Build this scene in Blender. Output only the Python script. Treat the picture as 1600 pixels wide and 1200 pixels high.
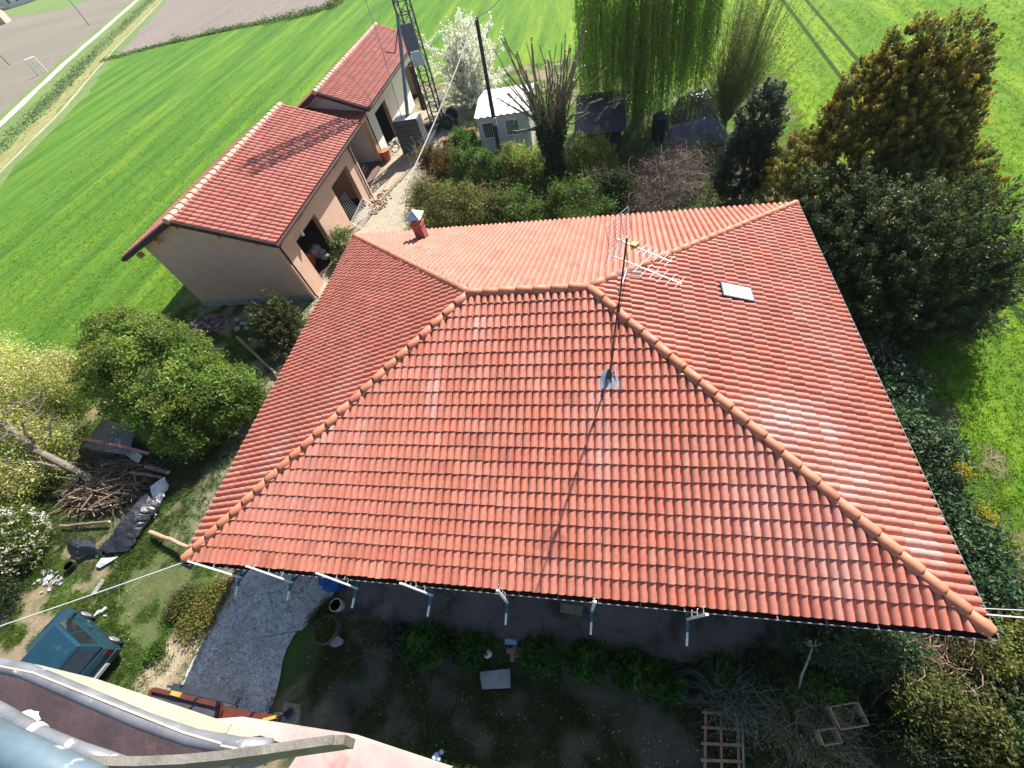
import bpy, math, random
import numpy as np
from mathutils import Vector, Matrix
random.seed(7); rng = np.random.default_rng(7)
SC = bpy.context.scene
for o in list(bpy.data.objects): bpy.data.objects.remove(o)
COL = SC.collection
# ------------------------------------------------------------------ camera
PITCH, ROLL, YAW = 0.9570, -0.2930, -0.3520
CAM = np.array([10.877, -1.619, 12.874]); FPX, CX, CY = 649.53, 819.0, 639.2
def cam_axes():
    cy, sy = math.cos(YAW), math.sin(YAW)
    f = np.array([sy*math.cos(PITCH), cy*math.cos(PITCH), -math.sin(PITCH)])
    r = np.array([cy, -sy, 0.]); u = np.cross(r, f)
    c, s = math.cos(ROLL), math.sin(ROLL)
    return c*r+s*u, -s*r+c*u, f
AR, AU, AF = cam_axes()
cd = bpy.data.cameras.new('camera'); co = bpy.data.objects.new('camera', cd); COL.objects.link(co)
m = Matrix.Identity(4)
for i in range(3): m[i][0], m[i][1], m[i][2], m[i][3] = AR[i], AU[i], -AF[i], CAM[i]
co.matrix_world = m
cd.sensor_fit = 'HORIZONTAL'; cd.sensor_width = 36; cd.lens = FPX/1600*36
cd.shift_x = (800-CX)/1600; cd.shift_y = (CY-600)/1600
cd.clip_start = .05; cd.clip_end = 6000
SC.camera = co
def P(px, py, z=0.):
    "world point at height z seen at a pixel of the 1600x1200 photograph"
    q = AR*(px-CX)/FPX - AU*(py-CY)/FPX + AF
    return CAM + q*((z-CAM[2])/q[2])
# ------------------------------------------------------------------ light
SUN_AZ, SUN_EL = 21.0, 41.5
SDIR = Vector((math.sin(math.radians(SUN_AZ))*math.cos(math.radians(SUN_EL)), math.cos(math.radians(SUN_AZ))*math.cos(math.radians(SUN_EL)), math.sin(math.radians(SUN_EL))))
W = bpy.data.worlds.new('World'); SC.world = W; W.use_nodes = True
nt = W.node_tree; nt.nodes.clear()
sky = nt.nodes.new('ShaderNodeTexSky'); sky.sky_type = 'NISHITA'; sky.sun_disc = False
sky.sun_elevation = math.radians(SUN_EL); sky.sun_rotation = math.radians(SUN_AZ)
sky.air_density = 1.0; sky.dust_density = 1.0
bg = nt.nodes.new('ShaderNodeBackground'); bg.inputs[1].default_value = 0.072
wo = nt.nodes.new('ShaderNodeOutputWorld')
nt.links.new(sky.outputs[0], bg.inputs[0]); nt.links.new(bg.outputs[0], wo.inputs[0])
sl = bpy.data.lights.new('sun', 'SUN'); sl.energy = 5.0; sl.angle = math.radians(.5); sl.color = (1, .95, .87)
so = bpy.data.objects.new('sun', sl); COL.objects.link(so)
so.rotation_euler = SDIR.to_track_quat('Z', 'Y').to_euler(); so.location = (0, 0, 60)
SC.view_settings.view_transform = 'Standard'; SC.view_settings.look = 'None'
SC.view_settings.exposure = 1.12; SC.view_settings.gamma = 1
SC.cycles.max_bounces = 6; SC.cycles.transparent_max_bounces = 8
# ------------------------------------------------------------------ helpers
def tag(o, label=None, cat=None, group=None, kind=None):
    if label: o['label'] = label
    if cat: o['category'] = cat
    if group: o['group'] = group
    if kind: o['kind'] = kind
    return o
def thing(name, label, cat, loc=(0, 0, 0), group=None, rz=0):
    o = bpy.data.objects.new(name, None); COL.objects.link(o); o.location = loc; o.rotation_euler = (0, 0, rz)
    o.empty_display_size = .1
    return tag(o, label, cat, group)
class MB:
    def __init__(s): s.v = []; s.f = []; s.n = 0; s.c = []
    def add(s, v, f, c=None):
        v = np.asarray(v, float).reshape(-1, 3)
        s.v.append(v); s.f.append(np.asarray(f, np.int64)+s.n if not isinstance(f, list) else [tuple(int(i)+s.n for i in q) for q in f])
        s.c.append(np.ones((len(v), 3))*.5 if c is None else np.broadcast_to(np.asarray(c, float), (len(v), 3)))
        s.n += len(v); return s
    def box(s, x0, x1, y0, y1, z0, z1, c=None):
        return s.hexa([(x0, y0, z0), (x1, y0, z0), (x1, y1, z0), (x0, y1, z0), (x0, y0, z1), (x1, y0, z1), (x1, y1, z1), (x0, y1, z1)], c)
    def hexa(s, v, c=None):
        return s.add(v, [(0, 3, 2, 1), (4, 5, 6, 7), (0, 1, 5, 4), (1, 2, 6, 5), (2, 3, 7, 6), (3, 0, 4, 7)], c)
    def bar(s, a, b, w, h, up=(0, 0, 1), c=None):
        a = np.array(a, float); b = np.array(b, float); d = b-a; d /= np.linalg.norm(d)
        x = np.cross(d, up); 
        if np.linalg.norm(x) < 1e-4: x = np.cross(d, (1, 0, 0))
        x /= np.linalg.norm(x); z = np.cross(x, d)
        k = [(-1, -1), (1, -1), (1, 1), (-1, 1)]
        v = [a+x*i*w/2+z*j*h/2 for i, j in k]+[b+x*i*w/2+z*j*h/2 for i, j in k]
        return s.hexa(v, c)
    def obox(s, c, size, rz=0, tilt=0, col=None):
        R = np.array(Matrix.Rotation(rz, 3, 'Z') @ Matrix.Rotation(tilt, 3, 'X')); hx, hy, hz = np.array(size)/2
        v = np.array([(-hx, -hy, -hz), (hx, -hy, -hz), (hx, hy, -hz), (-hx, hy, -hz), (-hx, -hy, hz), (hx, -hy, hz), (hx, hy, hz), (-hx, hy, hz)])
        return s.hexa(v@R.T+np.array(c), col)
    def tube(s, pts, rad, n=8, caps=True, c=None):
        pts = np.asarray(pts, float); m_ = len(pts); rad = np.broadcast_to(np.asarray(rad, float), (m_,))
        t = np.gradient(pts, axis=0); t /= np.linalg.norm(t, axis=1)[:, None]+1e-9
        ref = np.array([0, 0, 1.]) if abs(t[0][2]) < .9 else np.array([1., 0, 0])
        V = []
        for i in range(m_):
            x = np.cross(t[i], ref); x /= np.linalg.norm(x)+1e-9; y = np.cross(t[i], x)
            ref = -np.cross(t[i], x) if False else ref
            a = np.arange(n)*2*math.pi/n
            V.append(pts[i]+rad[i]*(np.cos(a)[:, None]*x+np.sin(a)[:, None]*y))
        F = [(i*n+j, i*n+(j+1) % n, (i+1)*n+(j+1) % n, (i+1)*n+j) for i in range(m_-1) for j in range(n)]
        if caps: F += [tuple(range(n))[::-1], tuple((m_-1)*n+j for j in range(n))]
        return s.add(np.concatenate(V), F, c)
    def prism(s, poly, z0, z1, c=None):
        n = len(poly); v = [(p[0], p[1], z0) for p in poly]+[(p[0], p[1], z1) for p in poly]
        f = [tuple(range(n))[::-1], tuple(range(n, 2*n))]+[(i, (i+1) % n, n+(i+1) % n, n+i) for i in range(n)]
        return s.add(v, f, c)
    def slab(s, quad, th, c=None):
        "a thick plate under a planar polygon"
        q = np.array(quad, float); n = np.cross(q[1]-q[0], q[2]-q[0]); n /= np.linalg.norm(n)
        if n[2] < 0: q = q[::-1]; n = -n
        k = len(q); f = [tuple(range(k)), tuple(range(k, 2*k))[::-1]]+[(k+i, k+(i+1) % k, (i+1) % k, i) for i in range(k)]
        return s.add(np.concatenate([q, q-n*th]), f, c)
    def sphere(s, c, r, n=10, col=None):
        r = np.broadcast_to(np.asarray(r, float), (3,)); v = []; f = []
        for i in range(n//2+1):
            th = math.pi*i/(n//2)
            for j in range(n): a = 2*math.pi*j/n; v.append((c[0]+r[0]*math.sin(th)*math.cos(a), c[1]+r[1]*math.sin(th)*math.sin(a), c[2]+r[2]*math.cos(th)))
        for i in range(n//2):
            for j in range(n): f.append((i*n+j, i*n+(j+1) % n, (i+1)*n+(j+1) % n, (i+1)*n+j))
        return s.add(v, f, col)
    def build(s, name, mat, parent=None, smooth=False, bevel=0, world=True):
        me = bpy.data.meshes.new(name); v = np.concatenate(s.v)
        if parent is not None and world:
            r = parent; L = np.array(r.location)
            while r.parent is not None: r = r.parent; L = L+np.array(r.location)
            v = v-L
        loops = []; starts = []; tot = 0
        arrs = []
        for f in s.f:
            if isinstance(f, list):
                for q in f: starts.append(tot); tot += len(q); arrs.extend(q)
                loops.append(np.array(arrs, np.int32)); arrs = []
            else:
                k = f.shape[1]; starts.extend(range(tot, tot+k*len(f), k)); tot += k*len(f); loops.append(f.astype(np.int32).ravel())
        loops = np.concatenate(loops)
        me.vertices.add(len(v)); me.vertices.foreach_set('co', v.astype(np.float32).ravel())
        me.loops.add(tot); me.loops.foreach_set('vertex_index', loops)
        me.polygons.add(len(starts)); me.polygons.foreach_set('loop_start', np.array(starts, np.int32))
        me.update(calc_edges=True)
        a = me.attributes.new('col', 'FLOAT_COLOR', 'POINT')
        cc = np.ones((len(v), 4), np.float32); cc[:, :3] = np.concatenate(s.c); a.data.foreach_set('color', cc.ravel())
        me.polygons.foreach_set('use_smooth', np.full(len(starts), bool(smooth)))
        me.validate(); me.materials.append(mat)
        o = bpy.data.objects.new(name, me); COL.objects.link(o)
        if parent is not None: o.parent = parent
        if bevel:
            b = o.modifiers.new('bevel', 'BEVEL'); b.width = bevel; b.segments = 2; b.limit_method = 'ANGLE'
        return o
def solo(name, mb, mat, label, cat, group=None, **k):
    return tag(mb.build(name, mat, **k), label, cat, group)
def dup(root, loc, rz=None, label=None):
    r = root.copy(); COL.objects.link(r); r.location = loc
    if rz is not None: r.rotation_euler = (0, 0, rz)
    if label: r['label'] = label
    for ch in root.children:
        c = ch.copy(); COL.objects.link(c); c.parent = r
        for g in ch.children: d = g.copy(); COL.objects.link(d); d.parent = c
    return r
# value noise
_T = rng.random((64, 64))
def vn(x, y):
    xi = np.floor(x).astype(int); yi = np.floor(y).astype(int); fx = x-xi; fy = y-yi
    fx = fx*fx*(3-2*fx); fy = fy*fy*(3-2*fy); g = lambda a, b: _T[a % 64, b % 64]
    return (g(xi, yi)*(1-fx)+g(xi+1, yi)*fx)*(1-fy)+(g(xi, yi+1)*(1-fx)+g(xi+1, yi+1)*fx)*fy
def fbm(x, y, o=4):
    r = 0; a = .5
    for i in range(o): r = r+a*vn(x*2**i+17*i, y*2**i+9*i); a *= .5
    return r/(1-.5**o)
# ------------------------------------------------------------------ materials
def nodes(name):
    m_ = bpy.data.materials.new(name); m_.use_nodes = True; t = m_.node_tree; b = t.nodes['Principled BSDF']
    return m_, t, b
def N(t, ty, **k):
    n = t.nodes.new(ty)
    for a, v in k.items():
        if a in n.inputs: n.inputs[a].default_value = v
        else: setattr(n, a, v)
    return n
def pos(t): return t.nodes.new('ShaderNodeNewGeometry').outputs['Position']
def objco(t): return t.nodes.new('ShaderNodeTexCoord').outputs['Object']
def noise(t, sc, det=4, vec=None, rough=.6):
    n = N(t, 'ShaderNodeTexNoise'); n.inputs['Scale'].default_value = sc; n.inputs['Detail'].default_value = det; n.inputs['Roughness'].default_value = rough
    t.links.new(vec if vec is not None else objco(t), n.inputs['Vector']); return n.outputs['Fac']
def ramp(t, fac, stops):
    r = t.nodes.new('ShaderNodeValToRGB'); e = r.color_ramp.elements
    while len(e) < len(stops): e.new(.5)
    for q, (p_, c) in zip(e, stops): q.position = p_; q.color = (*c, 1) if len(c) == 3 else c
    t.links.new(fac, r.inputs[0]); return r.outputs[0]
def mix(t, a, b, fac, mode='MIX'):
    n = t.nodes.new('ShaderNodeMix'); n.data_type = 'RGBA'; n.blend_type = mode
    for s_, x in ((n.inputs[6], a), (n.inputs[7], b), (n.inputs[0], fac)):
        if hasattr(x, 'links'): t.links.new(x, s_)
        elif isinstance(x, (int, float)): s_.default_value = x
        else: s_.default_value = (*x, 1)
    return n.outputs[2]
def bump(t, b, h, st=.3, d=.02):
    n = t.nodes.new('ShaderNodeBump'); n.inputs['Strength'].default_value = st; n.inputs['Distance'].default_value = d
    t.links.new(h, n.inputs['Height']); t.links.new(n.outputs[0], b.inputs['Normal'])
def mat(name, c, rough=.6, metal=0, var=.25, sc=3., bmp=0., dirt=None, bsc=None, spec=.5):
    m_, t, b = nodes(name)
    f = noise(t, sc, 6)
    d = tuple(max(0, x*(1-var)) for x in c); l = tuple(min(1, x*(1+var)) for x in c)
    o = ramp(t, f, [(.3, d), (.7, l)])
    if dirt:
        f2 = noise(t, dirt[1], 5); o = mix(t, o, dirt[0], ramp(t, f2, [(dirt[2], (0, 0, 0)), (min(1, dirt[2]+.12), (1, 1, 1))]))
    t.links.new(o, b.inputs['Base Color']); b.inputs['Roughness'].default_value = rough; b.inputs['Metallic'].default_value = metal
    b.inputs['Specular IOR Level'].default_value = spec
    if bmp: bump(t, b, noise(t, bsc or sc*6, 4), bmp)
    return m_
def leafmat(name, trans=.4, rough=.5, spec=.25):
    m_, t, b = nodes(name)
    a = N(t, 'ShaderNodeAttribute'); a.attribute_name = 'col'
    t.links.new(a.outputs['Color'], b.inputs['Base Color']); b.inputs['Roughness'].default_value = rough; b.inputs['Specular IOR Level'].default_value = spec
    tr = t.nodes.new('ShaderNodeBsdfTranslucent'); t.links.new(mix(t, a.outputs['Color'], (1.0, 1.0, .35), .25, 'MULTIPLY'), tr.inputs[0])
    mx = t.nodes.new('ShaderNodeMixShader'); mx.inputs[0].default_value = trans
    t.links.new(b.outputs[0], mx.inputs[1]); t.links.new(tr.outputs[0], mx.inputs[2])
    t.links.new(mx.outputs[0], t.nodes['Material Output'].inputs[0]); return m_
def attrmat(name, rough=.7, bmp=.2, sc=20., var=.2, spec=.3, metal=0):
    m_, t, b = nodes(name)
    a = N(t, 'ShaderNodeAttribute'); a.attribute_name = 'col'
    f = noise(t, sc, 5); o = mix(t, a.outputs['Color'], ramp(t, f, [(.25, (1-var,)*3), (.75, (1+var,)*3)]), 1., 'MULTIPLY')
    t.links.new(o, b.inputs['Base Color']); b.inputs['Roughness'].default_value = rough; b.inputs['Specular IOR Level'].default_value = spec; b.inputs['Metallic'].default_value = metal
    if bmp: bump(t, b, noise(t, sc*2, 4), bmp)
    return m_
M_LEAF = leafmat('leaf', .5); M_PETAL = leafmat('petal', .45); M_NEEDLE = leafmat('needle', .45); M_GLOSSLEAF = leafmat('gloss_leaf', .3, .5, .3)
M_ATTR = attrmat('painted_attr'); M_BARK = mat('bark', (.13, .10, .07), .9, var=.45, sc=6, bmp=.6); M_WOODOLD = mat('old_wood', (.25, .225, .15), .85, var=.4, sc=9, bmp=.4)
M_CUT = mat('cut_wood', (.72, .6, .42), .8); M_TWIG = attrmat('twig', .9, 0, 30, .25)
def tilemat():
    m_, t, b = nodes('roof_tile')
    a = N(t, 'ShaderNodeAttribute'); a.attribute_name = 'col'
    f = noise(t, 9., 6); o = mix(t, a.outputs['Color'], ramp(t, f, [(.25, (.82, .80, .80)), (.75, (1.14, 1.16, 1.18))]), 1., 'MULTIPLY')
    f3 = noise(t, .55, 5); o = mix(t, o, (.50, .30, .25), ramp(t, f3, [(.62, (0, 0, 0)), (.86, (.3, .3, .3))]))
    mp = N(t, 'ShaderNodeMapping'); mp.inputs['Scale'].default_value = (1.3, .28, 1); t.links.new(objco(t), mp.inputs[0]); o = mix(t, o, (.33, .13, .09), ramp(t, noise(t, 1.6, 6, mp.outputs[0], .75), [(.56, (0, 0, 0)), (.80, (.45, .45, .45))])); o = mix(t, o, (.66, .42, .34), ramp(t, noise(t, 2.3, 6, mp.outputs[0], .75), [(.62, (0, 0, 0)), (.80, (.4, .4, .4))]))
    f2 = noise(t, 60., 3); o = mix(t, o, (.20, .06, .04), ramp(t, f2, [(.66, (0, 0, 0)), (.78, (.35, .35, .35))]))
    t.links.new(o, b.inputs['Base Color']); b.inputs['Specular IOR Level'].default_value = .3
    t.links.new(ramp(t, noise(t, 2., 4), [(.3, (.45,)*3), (.7, (.7,)*3)]), b.inputs['Roughness'])
    bump(t, b, noise(t, 120., 3), .15, .004); return m_
M_TILE = tilemat()
M_GUTTER = mat('gutter_brown', (.055, .035, .035), .7, 0, spec=.15); M_RIM = mat('gutter_rim', (.20, .19, .19), .65, 0, var=.2, spec=.2)
M_STUCCO = mat('stucco_pink', (.60, .40, .30), .9, var=.10, sc=1.6, bmp=.15, bsc=60, dirt=((.46, .34, .28), .7, .62))
M_WHITEWALL = mat('white_render', (.80, .76, .70), .9, var=.05, sc=1.1, bmp=.12, bsc=60, dirt=((.6, .54, .47), .8, .64))
M_PLINTH = mat('grey_plinth', (.30, .31, .33), .9, var=.2, bmp=.2)
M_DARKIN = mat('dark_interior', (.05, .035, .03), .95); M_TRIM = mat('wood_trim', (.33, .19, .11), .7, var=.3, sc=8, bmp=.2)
M_TAN = mat('tan_timber', (.60, .36, .15), .7, var=.2, sc=7, bmp=.2)
M_STEEL = mat('galvanised', (.62, .64, .66), .35, .75, var=.15, sc=12); M_WHITE = mat('white_paint', (.78, .78, .76), .45, var=.08, dirt=((.5, .46, .4), 3, .66))
M_BLUE = mat('blue_paint', (.06, .16, .24), .4, var=.25, sc=8); M_BLACK = mat('black_rubber', (.012, .012, .014), .65, var=.3)
M_GLASS = mat('dark_glass', (.012, .016, .02), .08, var=.1, spec=.8); M_CONC = mat('concrete', (.30, .29, .28), .9, var=.25, sc=1.6, bmp=.3, bsc=25, dirt=((.18, .17, .15), 1.3, .58))
M_RED = mat('red_paint', (.105, .028, .020), .45, var=.25, sc=5, dirt=((.12, .04, .03), 4, .66)); M_CHROME = mat('chrome', (.7, .7, .72), .15, 1.)
M_DARKSTEEL = mat('dark_steel', (.05, .06, .075), .5, .4, var=.3, sc=6)
# ------------------------------------------------------------------ foliage
def frames(n):
    "random unit vectors"
    d = rng.normal(size=(n, 3)); return d/np.linalg.norm(d, axis=1)[:, None]
def quads(mb, c, nrm, size, asp, col, axis=None, bend=0.):
    "leaf shaped quads (rhombus) at centres c with normals nrm"
    n = len(c); r = frames(n) if axis is None else axis
    nrm = nrm/(np.linalg.norm(nrm, axis=1)[:, None]+1e-9)
    a = r-nrm*(r*nrm).sum(1)[:, None]; a /= np.linalg.norm(a, axis=1)[:, None]+1e-9; b = np.cross(nrm, a)
    size = np.broadcast_to(size, (n,))[:, None]; L = a*size*.5; Wd = b*size*.5*asp
    v = np.stack([c-L, c+Wd-L*.1, c+L, c-Wd-L*.1], 1).reshape(-1, 3)
    if bend: v[2::4] -= nrm*size*bend
    f = np.arange(4*n).reshape(n, 4); mb.add(v, f, np.repeat(col, 4, 0))
def pal(n, cols, jit=.18, idx=None):
    cols = np.array(cols); i = rng.integers(0, len(cols), n) if idx is None else idx
    c = cols[i]*(1+rng.normal(0, jit, (n, 1))); return np.clip(c*(1+rng.normal(0, jit*.35, (n, 3))), .002, .95)
def lobe_points(lobes, n, shell=.55):
    w = np.array([l[3]*l[4]*l[5] for l in lobes])**(2/3); k = rng.choice(len(lobes), n, p=w/w.sum()); L = np.array(lobes)[k]
    d = frames(n); rr = shell+(1-shell)*rng.random(n)**.7
    return L[:, :3]+d*L[:, 3:]*rr[:, None], d
def crown(lobes, nclump, per, crad, size, cols, asp=.5, shell=.55, out=.6, zmin=.05, clumpvar=.22, flat=.7, mb=None, droop=0., jit=.15):
    mb = mb or MB(); c, d = lobe_points(lobes, nclump, shell)
    cc = pal(nclump, cols, clumpvar)
    k = np.repeat(np.arange(nclump), per); n = len(k)
    off = rng.normal(size=(n, 3))*crad*np.array([1, 1, flat]); p = c[k]+off
    nr = frames(n)+out*(d[k]+np.array([0, 0, .5]))
    p[:, 2] -= droop*np.linalg.norm(off[:, :2], axis=1)
    ok = p[:, 2] > zmin; p, nr, k = p[ok], nr[ok], k[ok]; n = len(k)
    col = np.clip(cc[k]*(1+rng.normal(0, jit, (n, 1))), .002, .95)
    quads(mb, p, nr, size*rng.uniform(.7, 1.35, n), asp, col, bend=.12); return mb
def lerp(a, b, t): return np.asarray(a, float)+(np.asarray(b, float)-np.asarray(a, float))*t
def branch(mb, a, b, r0, r1, seg=5, wob=.06, n=6, c=None):
    a = np.array(a, float); b = np.array(b, float); L = np.linalg.norm(b-a)
    pts = [lerp(a, b, i/seg)+(rng.normal(size=3)*wob*L*(0 if i in (0, seg) else 1)) for i in range(seg+1)]
    mb.tube(pts, np.linspace(r0, r1, seg+1), n, c=c); return pts
def whip(mb, pts, r0, r1, c):
    mb.tube(pts, np.linspace(r0, r1, len(pts)), 3, caps=False, c=c)
def bush(name, label, cat, base, lobes, nclump, per, crad, size, cols, group=None, stems=5, m=None, part='leaves', wild=0, **k):
    base = np.array([base[0], base[1], base[2] if len(base) > 2 else 0.])
    t = thing(name, label, cat, base, group); L = [list(l) for l in lobes]
    for i in range(wild):
        l = lobes[rng.integers(len(lobes))]; d = frames(1)[0]; L.append([l[0]+d[0]*l[3]*.8, l[1]+d[1]*l[4]*.8, l[2]+abs(d[2])*l[5]*.9, l[3]*.38, l[4]*.38, l[5]*.45])
    W_ = [(base[0]+l[0], base[1]+l[1], base[2]+l[2], *l[3:]) for l in L]
    mb = crown(W_, nclump, per, crad, size, cols, **k); sb = MB()
    for i in range(stems):
        l = L[rng.integers(len(L))]; e = base+np.array(l[:3])+frames(1)[0]*np.array(l[3:])*.5
        branch(sb, base+np.array([rng.normal()*.08, rng.normal()*.08, 0]), e, .035, .012, 4, .08, 5)
    if wild:
        pts, ax = [], []
        for i in range(wild*16):
            l = L[rng.integers(len(L))]; a = base+np.array(l[:3])+frames(1)[0]*np.array(l[3:])*.5; d = frames(1)[0]*[1, 1, .5]+[0, 0, .8]; e = a+d*rng.uniform(.5, 1.1)*min(1, l[5]*1.3); branch(sb, a, e, .012, .004, 3, .06, 4)
            for f in rng.random(22)*.8+.2: pts.append(lerp(a, e, f)+rng.normal(size=3)*.06); ax.append(d)
        quads(mb, np.array(pts), frames(len(pts))+[0, 0, .4], size*.9, .5, pal(len(pts), cols, .2), axis=np.array(ax)+rng.normal(size=(len(pts), 3))*.6)
    mb.build(part, m or M_LEAF, t); sb.build('stems', M_BARK, t); return t
# ================================================================== SETTING
def mapx(t, s, a, b):
    n = N(t, 'ShaderNodeMapRange'); n.inputs[1].default_value = a; n.inputs[2].default_value = b; t.links.new(s, n.inputs[0]); return n.outputs[0]
def fieldmat():
    m_, t, b = nodes('crop_green'); p = pos(t)
    sx = N(t, 'ShaderNodeSeparateXYZ'); t.links.new(p, sx.inputs[0])
    # stretched along y: rows of the sown crop
    mp = N(t, 'ShaderNodeMapping'); mp.inputs['Scale'].default_value = (.55, .035, 1); t.links.new(p, mp.inputs[0])
    f1 = noise(t, 1.0, 6, mp.outputs[0], .65)
    mp2 = N(t, 'ShaderNodeMapping'); mp2.inputs['Scale'].default_value = (2.2, .22, 1); t.links.new(p, mp2.inputs[0])
    f2 = noise(t, 1.4, 6, mp2.outputs[0], .75); f3 = noise(t, 5, 6, p, .8); f4 = noise(t, .05, 4, p)
    c = ramp(t, f1, [(.34, (.095, .215, .028)), (.5, (.155, .30, .030)), (.66, (.265, .39, .036))])
    c = mix(t, c, ramp(t, f2, [(.3, (.58, .66, .7)), (.5, (1, 1, 1)), (.72, (1.35, 1.2, .9))]), .8, 'MULTIPLY')
    c = mix(t, c, ramp(t, f3, [(.3, (.78, .82, .75)), (.7, (1.2, 1.16, 1.1))]), .75, 'MULTIPLY')
    c = mix(t, c, (.30, .30, .10), ramp(t, noise(t, .9, 5, mp2.outputs[0], .8), [(.66, (0, 0, 0)), (.80, (.5, .5, .5))]))
    c = mix(t, c, ramp(t, mapx(t, sx.outputs[0], -16, 16), [(0, (.62, .72, .88)), (1, (.96, .93, .92))]), 1, 'MULTIPLY')  # backlit look painted in: crop tinted darker at left, lighter at right
    # wheel tracks of the sprayer
    for x0 in (24.9, 26.4, 31.4, -34.5, -36.3, 47, 48.6, 70, 71.6):
        d = N(t, 'ShaderNodeMath', operation='SUBTRACT'); t.links.new(sx.outputs[0], d.inputs[0]); d.inputs[1].default_value = x0
        a = N(t, 'ShaderNodeMath', operation='ABSOLUTE'); t.links.new(d.outputs[0], a.inputs[0])
        s = N(t, 'ShaderNodeMath', operation='MULTIPLY_ADD'); t.links.new(f3, s.inputs[0]); s.inputs[1].default_value = .25; t.links.new(a.outputs[0], s.inputs[2])
        k = .95 if x0 > 0 and x0 < 30 else .3
        c = mix(t, c, (.030, .060, .012), ramp(t, s.outputs[0], [(.24, (k,)*3), (.30, (0, 0, 0))]))
    t.links.new(c, b.inputs['Base Color']); b.inputs['Roughness'].default_value = .9; b.inputs['Specular IOR Level'].default_value = .1
    bump(t, b, noise(t, 9, 6, p, .8), .8, .15); return m_
M_FIELD = fieldmat()
g = MB(); S_ = 3000
g.add([(-S_, -S_, 0), (S_, -S_, 0), (S_, S_, 0), (-S_, S_, 0)], [(0, 1, 2, 3)])
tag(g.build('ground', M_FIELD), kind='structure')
def soilmat(name, c0, c1, sc):
    m_, t, b = nodes(name); p = pos(t)
    mp = N(t, 'ShaderNodeMapping'); mp.inputs['Scale'].default_value = sc; mp.inputs['Rotation'].default_value = (0, 0, .3); t.links.new(p, mp.inputs[0])
    c = ramp(t, noise(t, 1, 6, mp.outputs[0], .7), [(.3, c0), (.7, c1)])
    c = mix(t, c, ramp(t, noise(t, 1.5, 5, p, .8), [(.3, (.75,)*3), (.7, (1.2,)*3)]), 1, 'MULTIPLY')
    t.links.new(c, b.inputs['Base Color']); b.inputs['Roughness'].default_value = .95; b.inputs['Specular IOR Level'].default_value = .1
    bump(t, b, noise(t, 4, 5, p, .8), .6, .15); return m_
M_PLOUGH = soilmat('ploughed', (.20, .172, .152), (.26, .225, .198), (.3, .02, 1)); M_FAR = soilmat('far_soil', (.19, .17, .145), (.25, .225, .175), (.012, .05, 1))
M_ROAD = soilmat('white_gravel', (.50, .47, .41), (.64, .61, .54), (.2, .2, 1)); M_PATH = soilmat('pale_path', (.36, .33, .24), (.5, .46, .36), (.4, .4, 1)); M_VERGE = soilmat('verge_grass', (.12, .20, .06), (.20, .27, .09), (.3, .05, 1)); M_DRY = soilmat('dry_grass', (.22, .23, .08), (.36, .33, .15), (.5, .08, 1))
def wob(line, amp, n=14):
    out = []
    for a, b in zip(line[:-1], line[1:]):
        a = np.array(a[:2], float); b = np.array(b[:2], float); d = b-a; nn = np.array([-d[1], d[0]])/np.linalg.norm(d)
        for i in range(n): out.append(a+d*i/n+nn*rng.normal()*amp*(0 if i == 0 else 1))
    out.append(np.array(line[-1][:2], float)); return out
def sheet(name, line0, line1, z, m_, amp=.3, kind='structure'):
    "a flat strip between two wobbly lines"
    a = wob(line0, amp); b = wob(line1, amp); n = min(len(a), len(b)); mb = MB()
    mb.add([(p[0], p[1], z) for p in a[:n]]+[(p[0], p[1], z) for p in b[:n]], [(i, i+1, n+i+1, n+i) for i in range(n-1)])
    return tag(mb.build(name, m_), kind=kind)
# far landscape: road running away to the north west, ditch, ploughed land
def off(L, d): return [(p[0]+d, p[1]) for p in L]
road = [(-52, 12), (-69.3, 52.9), (-83.4, 80.3), (-108.4, 134.1), (-200, 330), (-420, 800)]
sheet('far_field', off(road, -700), off(road, -1.2), .004, M_FAR, .2)
sheet('verge', off(road, -2.2), off(road, 12.5), .008, M_VERGE, .3)
sheet('field_path', off(road, 10.3), off(road, 10.75), .016, M_PATH, .07); sheet('ditch_bank', off(road, 7.6), off(road, 10.0), .012, M_DRY, .3)
sheet('road', off(road, -.7), off(road, .85), .020, M_ROAD, .06)
sheet('ploughed_field', [(-71.5, 77), (-79, 96), (-97, 133), (-130, 205), (-188, 330), (-408, 800)], [(-29, 79), (-30, 84), (-31, 100), (-30, 150), (-28, 300), (-25, 800)], .006, M_PLOUGH, .4)
g = MB(); g.add([(x, y, .006) for x, y in ((-71.5, 77), (-60, 78.5), (-47.9, 79.6), (-36.4, 77.5), (-29, 79))], [(0, 1, 2, 3, 4)]); tag(g.build('ploughed_field', M_PLOUGH), kind='structure')
sheet('green_strip', [(-420, 205), (-300, 215), (-150, 151), (-100, 250)], [(-420, 240), (-300, 250), (-160, 175), (-112, 262)], .010, M_VERGE, .6)
# rough grass on the field boundary
mb = MB(); bl = [(-71, 76.5), (-60, 78.3), (-47.9, 79.4), (-36.4, 77.5), (-29, 78.9), (-30.5, 86), (-31, 100)]
pts = np.array(wob(bl, .5, 60)); k = rng.integers(0, len(pts), 9000); p = np.column_stack([pts[k]+rng.normal(size=(9000, 2))*[.6, .45], np.abs(rng.normal(size=9000))*.09*(1+2.2*(vn(pts[k, 0]*.35, pts[k, 1]*.1) > .62))])
quads(mb, p, frames(9000)+[0, -.3, .9], .26, .5, pal(9000, [(.09, .18, .03), (.12, .22, .04), (.2, .23, .08), (.05, .10, .025)]))
tag(mb.build('boundary_grass', M_LEAF), 'strip of rough weeds between the green crop and ploughed field', 'grass', kind='stuff')
rp = np.array(wob(off(road, 5.8)[:5], .4, 120)); k = rng.integers(0, int(len(rp)*.8), 6000); mb = MB()
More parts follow.
